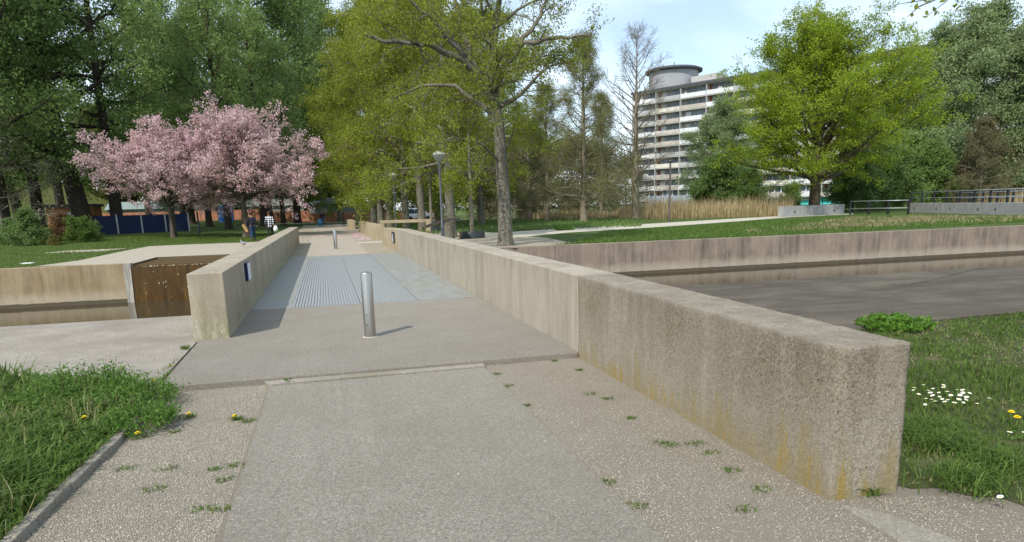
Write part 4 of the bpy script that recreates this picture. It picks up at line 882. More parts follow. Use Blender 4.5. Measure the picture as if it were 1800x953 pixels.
# background belt
T_bk = make_tree('broadleaf_tree', 41, 17, .3, big(6.4), n1=28, n2=8, n3=5, nl=24, ls=.5, a=(95, 30), t0=.1, wig=.16, up=.02, twig=1., jit=.5, leaf=L_mid, bark=B_dark, l2=.42, droop=.2, top=.2)
first = True; g = 'trees in the belt beyond the hoarding'
for k, (u, Y, lf, s, lb) in enumerate([(-40, 150, L_olive, 1.1, 'olive tree of the belt nearest the picture edge'), (70, 158, L_olive, 1.2, 'olive tree of the belt above the green bush'), (185, 150, L_olive, 1.1, 'olive tree of the belt above the orange hut'), (290, 158, L_mid, 1.2, 'green belt tree above the navy fence'), (385, 165, L_mid, 1.2, 'green belt tree behind the blue cabin'),
    (470, 160, L_dark, 1.2, 'dark belt tree behind the checked coat'), (545, 170, L_mid, 1.2, 'green belt tree near the far walker'), (612, 175, L_dark, 1.1, 'dark belt tree closing the path'), (690, 150, L_dark, 1., 'dark belt tree behind the lamps'), (760, 140, L_mid, .95, 'green belt tree behind the parked van'), (840, 120, L_mid, .8, 'green belt tree behind the ringed sapling'), (930, 112, L_linden2, .8, 'yellow green belt tree behind the bare cypresses')]):
    place(T_bk, lb, 'tree', u, Y, k*1.7, s, g, lf, copy=not first); first = False
T_bu = make_tree('bare_brush', 43, 4.2, .08, lambda f: 2.8*(1-.4*f), n1=30, n2=9, n3=6, nl=5, ls=.14, lr=.014, a=(85, 15), t0=.02, wig=.2, up=.02, twig=.9, jit=.25, leaf=L_brown, bark=B_cyp)
for k, (u, Y, s, lb) in enumerate([(905, 88, 1.1, 'brown bare brush right behind the grey linden trunk'), (955, 92, 1.2, 'brown bare brush between linden and first cypress'), (1005, 90, 1.2, 'brown bare brush behind the sprayed cypress'), (1052, 94, 1.1, 'brown bare brush left of the bare cypress'), (1100, 96, 1.0, 'brown bare brush behind the bare cypress'), (862, 94, 1.1, 'brown bare brush behind the ringed sapling')]):
    place(T_bu, lb, 'brush', u, Y, k*1.1, s*1.55, 'bare brush behind the cypresses', copy=k > 0)
for k, (u, Y, lf, s, lb) in enumerate([(500, 130, L_dark, 1.3, 'tall dark belt tree left of the path end'), (440, 128, L_mid, 1.25, 'tall green belt tree above the cherries'), (575, 140, L_mid, 1.3, 'tall green belt tree over the path end'), (330, 124, L_dark, 1.3, 'tall dark belt tree behind the first cherry')]):
    place(T_bk, lb, 'tree', u, Y, k*2.1+.6, s, g, lf)

# --- cypresses, maple, willows on the right
cone = lambda R: (lambda f: R*(1-f)**.8+.5)
T_cy1 = make_tree('cypress_tree', 51, 17.6, .4, lambda f: (2.6+3.0*math.sin(math.pi*(f*.7+.15)))*(1-f)**.4+.6, n1=64, n2=9, n3=5, nl=0, ls=.1, lr=.012, a=(84, 34), t0=.12, wig=.09, up=.035, twig=.7, jit=.1, leaf=L_cypress, bark=B_cyp, l2=.38, top=.04)
T_cy2 = make_tree('cypress_tree', 52, 16.5, .36, lambda f: 5.0*(1-f)**.7+.5, n1=74, n2=9, n3=6, nl=13, ls=.13, lr=.014, a=(90, 35), t0=.08, wig=.12, up=.03, twig=.7, jit=.18, leaf=L_cypress, bark=B_cyp, l2=.38, top=.04, asp=.35, droop=.2)
g = 'tall cypresses beyond the pale path'
place(T_cy1, 'bare straight cypress with upswept twigs in front of the flats', 'tree', 1117, 66, .4, 1, g, copy=False)
place(T_cy2, 'cypress with thin green sprays right of the linden row', 'tree', 1026, 64, 0, 1, g, copy=False)
place(T_cy2, 'second sprayed cypress farther back among bare twigs', 'tree', 1058, 80, 2., .85, g)
place(T_cy2, 'low branched cypress closest behind the grey linden', 'tree', 962, 70, 4., .8, g)
place(T_cy1, 'brown twiggy cypress between linden and sprayed cypress', 'tree', 930, 80, 3., .75, g)
M_T = make_tree('maple_tree', 61, 11, .55, lambda f: 9.0*(.9+.3*math.sin(math.pi*min(1, f+.15)))*(1-.3*f), n1=64, n2=11, n3=6, nl=26, ls=.17, a=(76, 14), t0=.25, wig=.1, up=.02, env=(8.4, 10.2, 9.4), twig=.75, jit=.22, leaf=L_maple, bark=B_maple, l2=.42, top=.3, flat=.6, sub=None)
place(M_T, 'round bright yellow green maple behind the concrete barrier', 'tree', 1432, 64, 0, 1.13, None, copy=False)
T_wl = make_tree('willow_tree', 71, 16, .4, big(7.4), n1=36, n2=9, n3=6, nl=46, ls=.27, a=(86, 22), t0=.08, wig=.14, up=.03, twig=1.1, jit=.34, leaf=L_willow, bark=B_maple, l2=.45, droop=.7, asp=.45)
g = 'grey green willows by the water'
place(T_wl, 'grey green willow in front of the flats beside the maple', 'tree', 1268, 88, 0, .82, g, copy=False)
place(T_wl, 'tall grey green willow right of the maple', 'tree', 1690, 84, 1.2, 1.5, g)
place(T_wl, 'large grey green willow rising at the picture edge', 'tree', 1810, 80, 2.4, 1.4, g)
place(T_wl, 'willow half hidden behind the maple crown', 'tree', 1585, 98, 3.3, 1.25, g)
T_sh = make_tree('thicket_tree', 81, 5.5, .12, lambda f: 3.2*(1-.4*f), n1=24, n2=8, n3=5, nl=36, ls=.22, a=(95, 30), t0=.03, wig=.18, up=.03, twig=.7, jit=.3, leaf=L_mid, bark=B_maple, droop=.3)
g = 'bushy thickets behind the reeds and railing'
for k, (u, Y, lf, s, lb) in enumerate([(1258, 78, L_mid, 1.0, 'thicket behind the reeds in front of the willow'), (1310, 82, L_mid, .85, 'low thicket between reeds and maple'), (1500, 72, L_mid, 1.05, 'thicket just right of the maple trunk'), (1560, 74, L_mid, 1.1, 'thicket behind the start of the railing'), (1630, 78, L_dark, 1.2, 'dark thicket behind the railing below the tall willow'), (1735, 92, L_dark, 1.4, 'dark thicket between the willows'), (1390, 90, L_dark, .55, 'low dark thicket under the turquoise windows'), (1590, 86, L_dark, 1.5, 'tall dark thicket below the hidden willow')]):
    place(T_sh, lb, 'thicket', u, Y, k*1.3, s, g, lf, copy=k > 0)
T_br = make_tree('conifer_tree', 91, 9.5, .22, lambda f: 4.2*(1-f)**.8+.4, n1=46, n2=7, n3=4, nl=24, ls=.2, a=(92, 45), t0=.04, wig=.12, up=.02, twig=.6, jit=.18, leaf=L_brown, bark=B_cyp, l2=.4, top=.05, asp=.3)
place(T_br, 'brownish feathery conifer in front of the tall willow', 'tree', 1722, 74, 0, 1.12, 'brown conifers behind the railing', copy=False)
place(T_br, 'smaller brownish conifer close to the picture edge', 'tree', 1785, 78, 2, .9, 'brown conifers behind the railing')
T_ed = make_tree('bare_tree', 95, 16, .32, lambda f: 2.6, n1=14, n2=6, n3=3, nl=0, a=(60, 30), t0=.45, wig=.15, bark=B_maple, up=.03, top=.3)
place(T_ed, 'bare dark trunk at the very edge of the picture behind the railing', 'tree', 1806, 56, 0, 1., copy=False)
# --- young trees in plastic rings
T_yg = make_tree('young_tree', 97, 8.5, .105, lambda f: 1.9*(1-.5*f), n1=20, n2=6, n3=4, nl=7, ls=.09, a=(60, 25), t0=.33, wig=.1, up=.05, twig=.4, jit=.12, leaf=L_linden, bark=B_young, top=.15, flare=1.1)
place(T_yg, 'thin sapling growing out of the nearer black plastic ring', 'tree', 828, 37.6, 0, 1.1, 'saplings in plastic rings', copy=False)
place(T_yg, 'thin sapling growing out of the farther black plastic ring', 'tree', 757, 50.5, 2, 1.1, 'saplings in plastic rings')
def planter(u, Y, lb):
    t = thing('tree_planter', lb, 'planter', gpt(u, Y), 0, 'black plastic tree rings')
    MB().lathe([(.62, -.05), (.62, .36), (.6, .38), (.54, .38), (.53, .3)], 28).build('ring', M_rubber, t); MB().lathe([(.53, .31), (.3, .34), (.01, .36)], 28).build('earth', M_stump, t)
    for s in (-1, 1): MB().box(s*.66-.05, s*.66+.05, -.06, .06, -.1, .4).build('stake', B_maple, t, bevel=.01)
planter(828, 37.6, 'black plastic ring around the nearer sapling'); planter(757, 50.5, 'black plastic ring around the farther sapling')
# --- bushes at the left
def bush(u, Y, lb, s, lf, seed, cat='bush'):
    T = make_tree('bush', seed, 1.6, .05, lambda f: 1.5*(1-.4*f), n1=20, n2=6, n3=4, nl=13, ls=.16, a=(95, 20), t0=.02, wig=.18, up=.03, twig=.35, jit=.14, leaf=lf, bark=B_maple, l2=.45)
    return place(T, lb, cat, u, Y, seed, s*.62, 'bushes on the left lawn', copy=False)
bush(45, 50, 'large round dark green bush on the left lawn', 1.35, L_mid, 201); bush(16, 53, 'dark green bush cut by the picture edge', 1., L_mid, 202)
bush(92, 55, 'low yellowish bush between the round bush and the copper bush', .6, L_olive, 203); bush(108, 55, 'copper red leaved bush in front of the orange hut', 1.15, L_red, 204)
bush(135, 52, 'light green bush at the foot of the leaning trunk', 1.05, L_lush, 205); bush(158, 54, 'dark low bush at the end of the navy fence', .8, L_mid, 206); bush(88, 49, 'yellow flowering small plant in the grass', .4, L_olive, 207)
# pale bare shrub at the far left edge
T_ps = make_tree('pale_shrub_tree', 209, 5.5, .1, lambda f: 4.0*(1-.3*f), n1=22, n2=8, n3=5, nl=4, ls=.12, a=(75, 30), t0=.15, wig=.2, up=.0, twig=.7, jit=.2, leaf=mat_leaf('pale buds', (.16, .15, .09), (.24, .22, .13), (.34, .32, .22), .3), bark=B_young, droop=.4)
place(T_ps, 'pale budding shrub tree at the left picture edge', 'tree', 2, 58, 0, 1.25, copy=False)
# overhanging sprig
t = thing('linden_branch', 'leafy branch hanging into the sky corner from a tree outside', 'branch', tuple(aty(1640, -10, 8.0)))
bx = np.array(aty(1640, -10, 8.0)); TB = Tubes(); CL = []
def pl(pts): return np.array([aty(u, v, 8.0+dy)-bx for u, v, dy in pts])
main = pl([(1900, -160, .9), (1800, -90, .6), (1720, -35, .2), (1660, -8, 0), (1615, 12, -.1), (1595, 30, -.1)]); TB.add(main, np.linspace(.03, .004, 6), 5)
rr_ = np.random.default_rng(4)
for q in ([(1690, -20, .1), (1660, 5, 0), (1640, 20, -.1), (1625, 32, -.1)], [(1690, -20, .1), (1682, 5, .1), (1678, 15, .1)], [(1640, -2, 0), (1600, 4, .1), (1575, 8, .1)]):
    Q = pl(q); TB.add(Q, np.linspace(.008, .003, len(Q)), 4)
    for i in range(len(Q)-1):
        for k in range(3): CL.append(Q[i]+(Q[i+1]-Q[i])*rr_.uniform()+rr_.normal(0, .03, 3))
for i in range(3, 5):
    for k in range(4): CL.append(main[i]+(main[i+1]-main[i])*rr_.uniform()+rr_.normal(0, .03, 3))
TB.build('twig', B_linden, t); V, F = leaf_cloud(np.array(CL), .09, rr_, .3, .75); np_mesh('leaves', V, F, L_linden, t, rr_.uniform(.2, .8, len(CL)))

# ------------------------------------------------------------------ lamps and posts
def lamp_proto(lb):
    t = thing('street_lamp', lb, 'lamp', (0, 0, 0), 0, 'park lamps with cone heads')
    MB().lathe([(.09, -.1), (.09, .95), (.085, 1.), (.062, 1.02), (.055, 4.35), (.05, 4.4)], 16).build('post', M_lamp_post, t)
    MB().lathe([(.05, 4.36), (.1, 4.38), (.33, 4.66), (.37, 4.72)], 24).build('bowl', M_lamp_glass, t)
    MB().lathe([(.4, 4.7), (.41, 4.73), (.3, 4.8), (.1, 4.9), (.02, 4.93), (.001, 4.93)], 24).build('hood', plain('pale grey lamp hood', (.34, .35, .35), .5), t)
    return t
l0 = lamp_proto('nearest cone headed lamp beside the pale linden'); l0.location = gpt(776, 31.5); l0.scale = (.85,)*3
for u, Y, lb in ((694, 49.5, 'cone headed lamp second along the path'), (656, 73, 'cone headed lamp farthest along the path')):
    o = copy_tree(l0); o.location = gpt(u, Y); o['label'] = lb
def post(u, Y, h, r, lb, mat=M_black, head=True):
    t = thing('lamp_post', lb, 'lamp', gpt(u, Y), 0)
    MB().lathe([(r*1.25, -.1), (r*1.2, .9), (r, .95), (r*.8, h)], 12).build('post', mat, t)
    if head: MB().lathe([(r*.8, h), (.2, h+.03), (.22, h+.09), (.16, h+.14), (.001, h+.15)], 14).build('lamp_head', mat, t)
post(1177, 56, 5.1, .09, 'tall slender brown lamp post standing before the reeds', plain('brown lamp paint', (.09, .08, .07), .6))
post(108, 75, 4.4, .06, 'thin dark lamp post between the orange hut and leaning trunk'); post(347, 60, 1.75, .08, 'short dark blue post under the cherries', M_lamp_post, False); post(640, 74, 2.6, .06, 'thin black post beside the far wall stub', M_black, False); post(603, 84, 2.7, .05, 'thin black post left of the far wall stub', M_black, False)

# dark curved seat shell by the parapet
p = aty(783, 404, 36.5); t = thing('curved_seat', 'dark curved metal seat shell on a grey block behind the parapet', 'seat', (p[0], 36.5, 0))
mb = MB(); n = 12
for i in range(n):
    a0, a1 = i/n, (i+1)/n; x0, x1 = -1.0+1.75*a0, -1.0+1.75*a1; z = lambda s: .68+.34*math.sin(s*1.75)
    mb.hexa([(x0, -.3, z(a0)), (x1, -.3, z(a1)), (x1, .3, z(a1)), (x0, .3, z(a0)), (x0, -.3, z(a0)+.13), (x1, -.3, z(a1)+.13), (x1, .3, z(a1)+.13), (x0, .3, z(a0)+.13)])
mb.build('shell', M_rust, t)
MB().lathe([(.36, -.1), (.33, .5), (.35, .93)], 16, (.15, 0)).build('block', M_stump_grey if 'M_stump_grey' in globals() else B_linden, t)
p = gpt(749, 49); tag(MB().lathe([(.2, -.05), (.2, .5), (.17, .72), (.1, .8), (.001, .82)], 12).build('tree_stump', B_maple), 'brown stump beside the farther plastic ring', 'stump').location = p

# ------------------------------------------------------------------ barriers, railing and the far footbridge
def barrier(a, b, lb, h=.78, w=.5, holes=2):
    a = Vector(a); b = Vector(b); d = b-a; L = d.length; t = thing('concrete_barrier', lb, 'barrier', a, math.atan2(d.y, d.x), 'precast concrete barriers')
    mb = MB().box(0, L, 0, w, 0, h); body = mb.build('body', M_barrier, t, bevel=.02)
    for i in range(holes):
        x = L*(i+.5)/holes if holes > 1 else L/2; x = L*(.18 if i == 0 else .82) if holes == 2 else x
        mb = MB(); k = 16
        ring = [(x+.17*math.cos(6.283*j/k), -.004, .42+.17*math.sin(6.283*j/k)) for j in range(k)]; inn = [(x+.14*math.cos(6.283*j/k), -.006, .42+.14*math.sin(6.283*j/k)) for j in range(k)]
        mb.add(inn, [tuple(range(k))]); mb.build('lifting_hole', M_hole, t)  # flat disc, the shade inside the hole is put into its dark colour
    return t
e0 = atz(1376, 381.5); e1 = atz(1484, 376.5); barrier((e0[0], e0[1], 0), (e1[0], e1[1], 0), 'lone concrete barrier at the foot of the maple', 1.0, .6)
f0 = atz(1596, 374); f1 = atz(1662, 376); f2 = atz(1737, 377.5); f3 = atz(1830, 380)
ln = [Vector((f0[0], f0[1], 0))]
A_ = Vector((f0[0], f0[1], 0)); B_ = Vector((f3[0], f3[1], 0)); dd = (B_-A_).normalized(); Lt = (B_-A_).length
for i, lb in enumerate(['concrete barrier under the near end of the long railing', 'middle concrete barrier under the long railing', 'concrete barrier under the railing at the picture edge']):
    barrier(A_+dd*(Lt*i/3), A_+dd*(Lt*(i+1)/3-.03), lb, .95, .4)
def railing(A, B, n, lb, h=1.1, zb=0.):
    A = Vector(A); B = Vector(B); d = B-A; L = d.length; t = thing('railing', lb, 'railing', A, math.atan2(d.y, d.x), 'black post railings')
    for i in range(n+1):
        x = L*i/n; MB().box(x-.1, x+.1, -.06, .06, zb-.3, zb+h).build('post', M_black, t, bevel=.01)
    for z in (h-.08, h*.42): MB().tube([(0, -.07, zb+z), (L, -.07, zb+z)], .035, 8).build('rail', M_railsteel, t)
up = Vector((0, 0, 0)); nrm = Vector((-dd.y, dd.x, 0))
railing(A_+nrm*.2, B_+nrm*.2, 9, 'long railing on top of the joined concrete barriers', 1.1, .95)
r0 = atz(1494, 377); r1 = atz(1596, 376.5)
railing((r0[0], r0[1], 0), (r1[0], r1[1], 0), 3, 'short railing between lone barrier and the joined barriers', 1.35)
h0 = A_+nrm*4.5; h1 = B_+nrm*4.5
railing(h0, h1, 9, 'far side railing of the footbridge behind the barriers', 1.0, .9)
mb = MB(); a, b = A_+nrm*.45, B_+nrm*.45; c, e = B_+nrm*4.4, A_+nrm*4.4
mb.prism([tuple(a[:2]), tuple(b[:2]), tuple(c[:2]), tuple(e[:2])], .55, .8); tag(mb.build('footbridge_deck', plain('pale blue deck paint', (.38, .48, .62), .5), base=True), 'pale blue footbridge deck behind the concrete barriers', 'bridge')

# ------------------------------------------------------------------ far left: hoarding, fence, huts, van
t = thing('navy_fence', 'navy blue corrugated fence behind the double stemmed cherry', 'fence', gpt(160, 66)); o0 = gpt(160, 66); o1 = gpt(330, 68); L = (o1-o0).length; t.rotation_euler.z = math.atan2(o1.y-o0.y, o1.x-o0.x)
M_nv = plain('navy sheet', (.012, .024, .075), .6); n = 4
for i in range(n):
    mb = MB(); w = L/n
    for k in range(14): mb.box(i*w+.05+k*(w-.1)/14, i*w+.05+(k+.62)*(w-.1)/14, -.03, .03, -.2, 1.55)
    mb.box(i*w+.05, (i+1)*w-.05, -.01, .01, -.2, 1.53); mb.build('panel', M_nv, t)
for i in range(n+1): MB().box(i*L/n-.06, i*L/n+.06, -.06, .06, -.2, 1.62).build('post', M_railsteel, t)
t = thing('hut', 'orange site hut with a dark flat roof behind the leaning trunk', 'hut', gpt(84, 72)); L = (gpt(166, 72)-gpt(84, 72)).length
MB().box(0, L, 0, 2.5, -.3, 2.35).build('wall', plain('orange hut paint', (.26, .11, .035), .7), t); MB().box(-.2, L+.2, -.25, 2.7, 2.353, 2.6).build('roof', plain('dark hut roof', (.08, .075, .07), .7), t); MB().box(L*.42, L*.55, -.02, -.003, .9, 1.9).build('window', plain('hut window', (.25, .3, .33), .2), t)
t = thing('hut', 'pale grey hut near the picture edge behind the round bush', 'hut', gpt(17, 72)); L = (gpt(50, 72)-gpt(17, 72)).length
MB().box(0, L, 0, 2.2, -.3, 1.3).build('wall', plain('pale grey hut paint', (.34, .36, .42), .7), t); MB().box(-.1, L+.1, -.1, 2.3, 1.303, 1.4).build('roof', plain('dark hut roof', (.08, .075, .07), .7), t)
t = thing('cabin', 'bright blue portable cabin between two dark trunks', 'cabin', gpt(384, 100)); MB().box(0, 1.7, 0, 1.6, -.3, 2.1).build('wall', plain('bright blue plastic', (.05, .2, .55), .5), t); MB().box(-.05, 1.75, -.05, 1.65, 2.103, 2.25).build('roof', plain('pale plastic roof', (.5, .55, .6), .5), t)
MB().box(.4, 1.3, -.03, -.003, -.2, 1.9).build('door', plain('blue cabin door', (.04, .15, .42), .5), t)
M_or = plain('salmon hoarding panel', (.42, .19, .115), .75, 0, .3, .8)
hs = [(168, 300), (300, 322), (322, 382), (392, 470), (470, 545), (545, 645), (645, 780)]
hl = ['salmon hoarding panel behind the navy fence', 'short salmon hoarding panel behind the cherry stems', 'salmon hoarding panel left of the blue cabin', 'salmon hoarding panel behind the walkers', 'salmon hoarding panel right of the checked coat', 'salmon hoarding panel at the end of the path', 'salmon hoarding panel behind the lamps and lindens']
for (u0, u1), lb in zip(hs, hl):
    a = gpt(u0, 112); b = gpt(u1, 112); t = thing('hoarding', lb, 'hoarding', a, math.atan2(b.y-a.y, b.x-a.x), 'salmon hoarding panels'); L = (b-a).length
    MB().box(.03, L-.03, 0, .1, -.2, 1.45).build('panel', M_or, t); mb = MB()
    rw = np.random.default_rng(u0)
    for k in range(int(L/.9)):
        x = .5+k*.9; mb.box(x, x+.07, -.04, -.003, .1, 1.3)
    mb.build('slats', plain('brown hoarding slats', (.3, .12, .06), .8), t)
a = gpt(190, 122); b = gpt(640, 122); t = thing('shed', 'long low shed with whitish roof above the hoarding', 'shed', a); L = (b-a).length
t.rotation_euler.z = math.atan2(b.y-a.y, b.x-a.x)
MB().box(0, L, 0, 6, -.3, 1.9).build('wall', plain('dull shed wall', (.22, .24, .22), .8), t)
MB().hexa([(-.3, -.4, 1.903), (L+.3, -.4, 1.903), (L+.3, 6.4, 1.903), (-.3, 6.4, 1.903), (-.3, 2.6, 3.1), (L+.3, 2.6, 3.1), (L+.3, 3.4, 3.1), (-.3, 3.4, 3.1)]).build('roof', plain('whitish shed roof', (.22, .27, .26), .6), t)
# parked van
p = gpt(711, 104); t = thing('parked_van', 'white parked van seen between the linden trunks', 'van', p, .1)
MB().prism([(0, 0), (4.4, 0), (4.4, 1.7), (0, 1.7)], .35, 1.0).build('body', plain('white van paint', (.75, .77, .78), .3), t, bevel=.08)
MB().hexa([(.1, .06, 1.0), (3.5, .06, 1.0), (3.5, 1.64, 1.0), (.1, 1.64, 1.0), (.2, .15, 1.85), (2.8, .15, 1.85), (2.8, 1.55, 1.85), (.2, 1.55, 1.85)]).build('cab', plain('white van paint', (.75, .77, .78), .3), t, bevel=.05)
for x0, x1 in ((.35, 1.4), (1.55, 2.75)): MB().hexa([(x0, .03, 1.08), (x1+.2, .03, 1.08), (x1+.2, .05, 1.08), (x0, .05, 1.08), (x0, .10, 1.7), (x1, .10, 1.7), (x1, .12, 1.7), (x0, .12, 1.7)]).build('window', plain('van glass', (.05, .08, .12), .1), t)
for x in (.85, 3.5):
    for y in (-.02, 1.55):
        mb = MB(); mb.tube([(x, y, .33), (x, y+.18, .33)], .33, 18); mb.build('wheel', M_rubber, t)

# ------------------------------------------------------------------ the flats
A = aty(1112, 163, 180.); zt = A[2]; dB = ray(1660, 73); Bp = EYE+dB*((zt-1.65)/dB[2])
A2 = Vector((A[0], A[1], 0)); B2 = Vector((Bp[0], Bp[1], 0)); d = (B2-A2); Lab = d.length; bay = 7.4; nb = int(Lab/bay)+7; Ltot = nb*bay
t = thing('apartment_building', 'long ten storey block of flats with white balconies and a round roof tower', 'building', A2, math.atan2(d.y, d.x)); NF = 10; g0 = zt-.6-NF*2.82; FH = 2.82
M_bw = plain('flats grey concrete', (.4, .39, .37), .8, 0, .12, .4); M_dkgl = plain('flats window glass', (.17, .2, .23), .2, 0, .5, .3); M_wht = plain('flats white balcony panel', (.62, .63, .64), .6, 0, .08, .4)
M_bei = plain('flats weathered balcony panel', (.46, .44, .4), .7, 0, .25, .5); M_tone = [M_bei, plain('flats grey balcony panel', (.36, .37, .37), .7, 0, .15, .5), plain('flats cream balcony panel', (.58, .55, .47), .7, 0, .15, .5), plain('flats dull balcony panel', (.4, .36, .32), .7, 0, .2, .5)]
M_red = plain('flats brick red panel', (.28, .085, .05), .7); M_turq = plain('flats turquoise panel', (.09, .5, .5), .5, 0, .15, .6); M_roof = plain('flats dark roof edge', (.07, .075, .085), .7)
MB().box(0, Ltot, 1.6, 13, -.5, zt-.6).build('wall', M_bw, t)
MB().box(-.4, Ltot, -.3, 13.2, zt-.597, zt).build('roof', M_roof, t)
for f in range(NF+1):
    MB().box(0, Ltot, 0, 1.597, g0+f*FH-.14, g0+f*FH+.14).build('balcony_slab', plain('flats pale slab edge', (.5, .49, .46), .8), t)
rb = np.random.default_rng(15)
rw = MB(); rp = MB()
VIS = 10
for f in range(NF):
    z = g0+f*FH
    for i in range(nb):
        x = i*bay
        cols = rb.uniform() < (.6 if i % 3 != 1 else .25)
        if i < VIS:
            mb = MB().box(x+.9, x+bay-.5, 1.52, 1.597, z+.5, z+2.5); w = mb.build('window', M_dkgl, t)
            mf = MB()
            for q in (x+.9, x+2.6, x+4.4, x+bay-.55): mf.box(q, q+.09, 1.46, 1.517, z+.5, z+2.5)
            mf.build('window_frame', plain('flats window frame', (.55, .55, .55), .6), w)
            if rb.uniform() < .4: MB().box(x+1., x+2.5, 1.3, 1.45, z+.9, z+2.4).build('curtain', M_wht if rb.uniform() < .5 else M_bei, t)
            MB().box(x+.12, x+bay-.12, -.1, -.003, z+.1, z+1.12).build('balcony_panel', M_wht if cols else M_tone[int(rb.integers(0, 4))], t)
            if rb.uniform() < .45:
                q = x+rb.uniform(.6, 5); MB().box(q, q+rb.uniform(.4, 1.6), .3, .7, z+.15, z+rb.uniform(1.2, 1.8)).build('balcony_clutter', M_tone[int(rb.integers(0, 4))], t)
            if i % 2: MB().box(x+.15, x+.8, 1.5, 1.597, z+.15, z+2.6).build('door', M_red, t)
        else:
            rw.box(x+.9, x+bay-.5, 1.52, 1.597, z+.5, z+2.5); rp.box(x+.12, x+bay-.12, -.1, -.003, z+.1, z+1.12)
tag(rw.build('windows_beyond', M_dkgl, t), kind='stuff'); tag(rp.build('balcony_panels_beyond', M_wht, t), kind='stuff')
fin = MB()
for i in range(nb+1): 
    MB().box(i*bay-.09, i*bay+.09, .02, 1.59, g0, zt-.6).build('partition', M_bw, t)
for i in range(VIS+4):      # plinth storey: turquoise panels and white framed windows
    x = i*bay
    MB().box(x+.1, x+bay-.1, 1.2, 1.59, .3, 2.2).build('plinth_panel', M_turq, t)
    w = MB().box(x+2., x+5., 1.1, 1.19, 1.6, 5.2).build('window', M_dkgl, t); mf = MB()
    for q in (x+1.9, x+3.4, x+4.95): mf.box(q, q+.28, 1.0, 1.09, 1.4, 5.4)
    for zz in (1.4, 3.1, 5.1): mf.box(x+1.9, x+5.2, .95, .999, zz, zz+.26)
    mf.build('window_frame', M_wht, w)
# round tower on the roof at the end
MB().lathe([(6.5, zt-.1), (6.5, zt+4.7)], 40, (7.6, 8)).build('roof_tower', plain('tower concrete', (.3, .31, .325), .8, 0, .12, .4), t)
MB().lathe([(6.51, zt+4.7), (7.5, zt+4.8), (7.55, zt+5.3), (6.8, zt+5.6), (.01, zt+5.7)], 40, (7.6, 8)).build('tower_roof', M_roof, t)
MB().box(14.8, 22, 5, 10, zt+.003, zt+2.4).build('roof_house', M_bw, t)
for q in (5.5, 9.): MB().tube([(q, 6, zt+5.5), (q, 6, zt+7.)], .12, 6).build('roof_mast', M_roof, t)
a = gpt(1140, 120); b = gpt(1260, 116); t = thing('site_fence', 'grey blue site fence behind the reeds below the flats', 'fence', a, math.atan2(b.y-a.y, b.x-a.x)); L = (b-a).length
for i in range(5): MB().box(i*L/5+.05, (i+1)*L/5-.05, 0, .06, -.2, 2.9).build('panel', plain('grey blue sheet', (.3, .35, .42), .6), t)

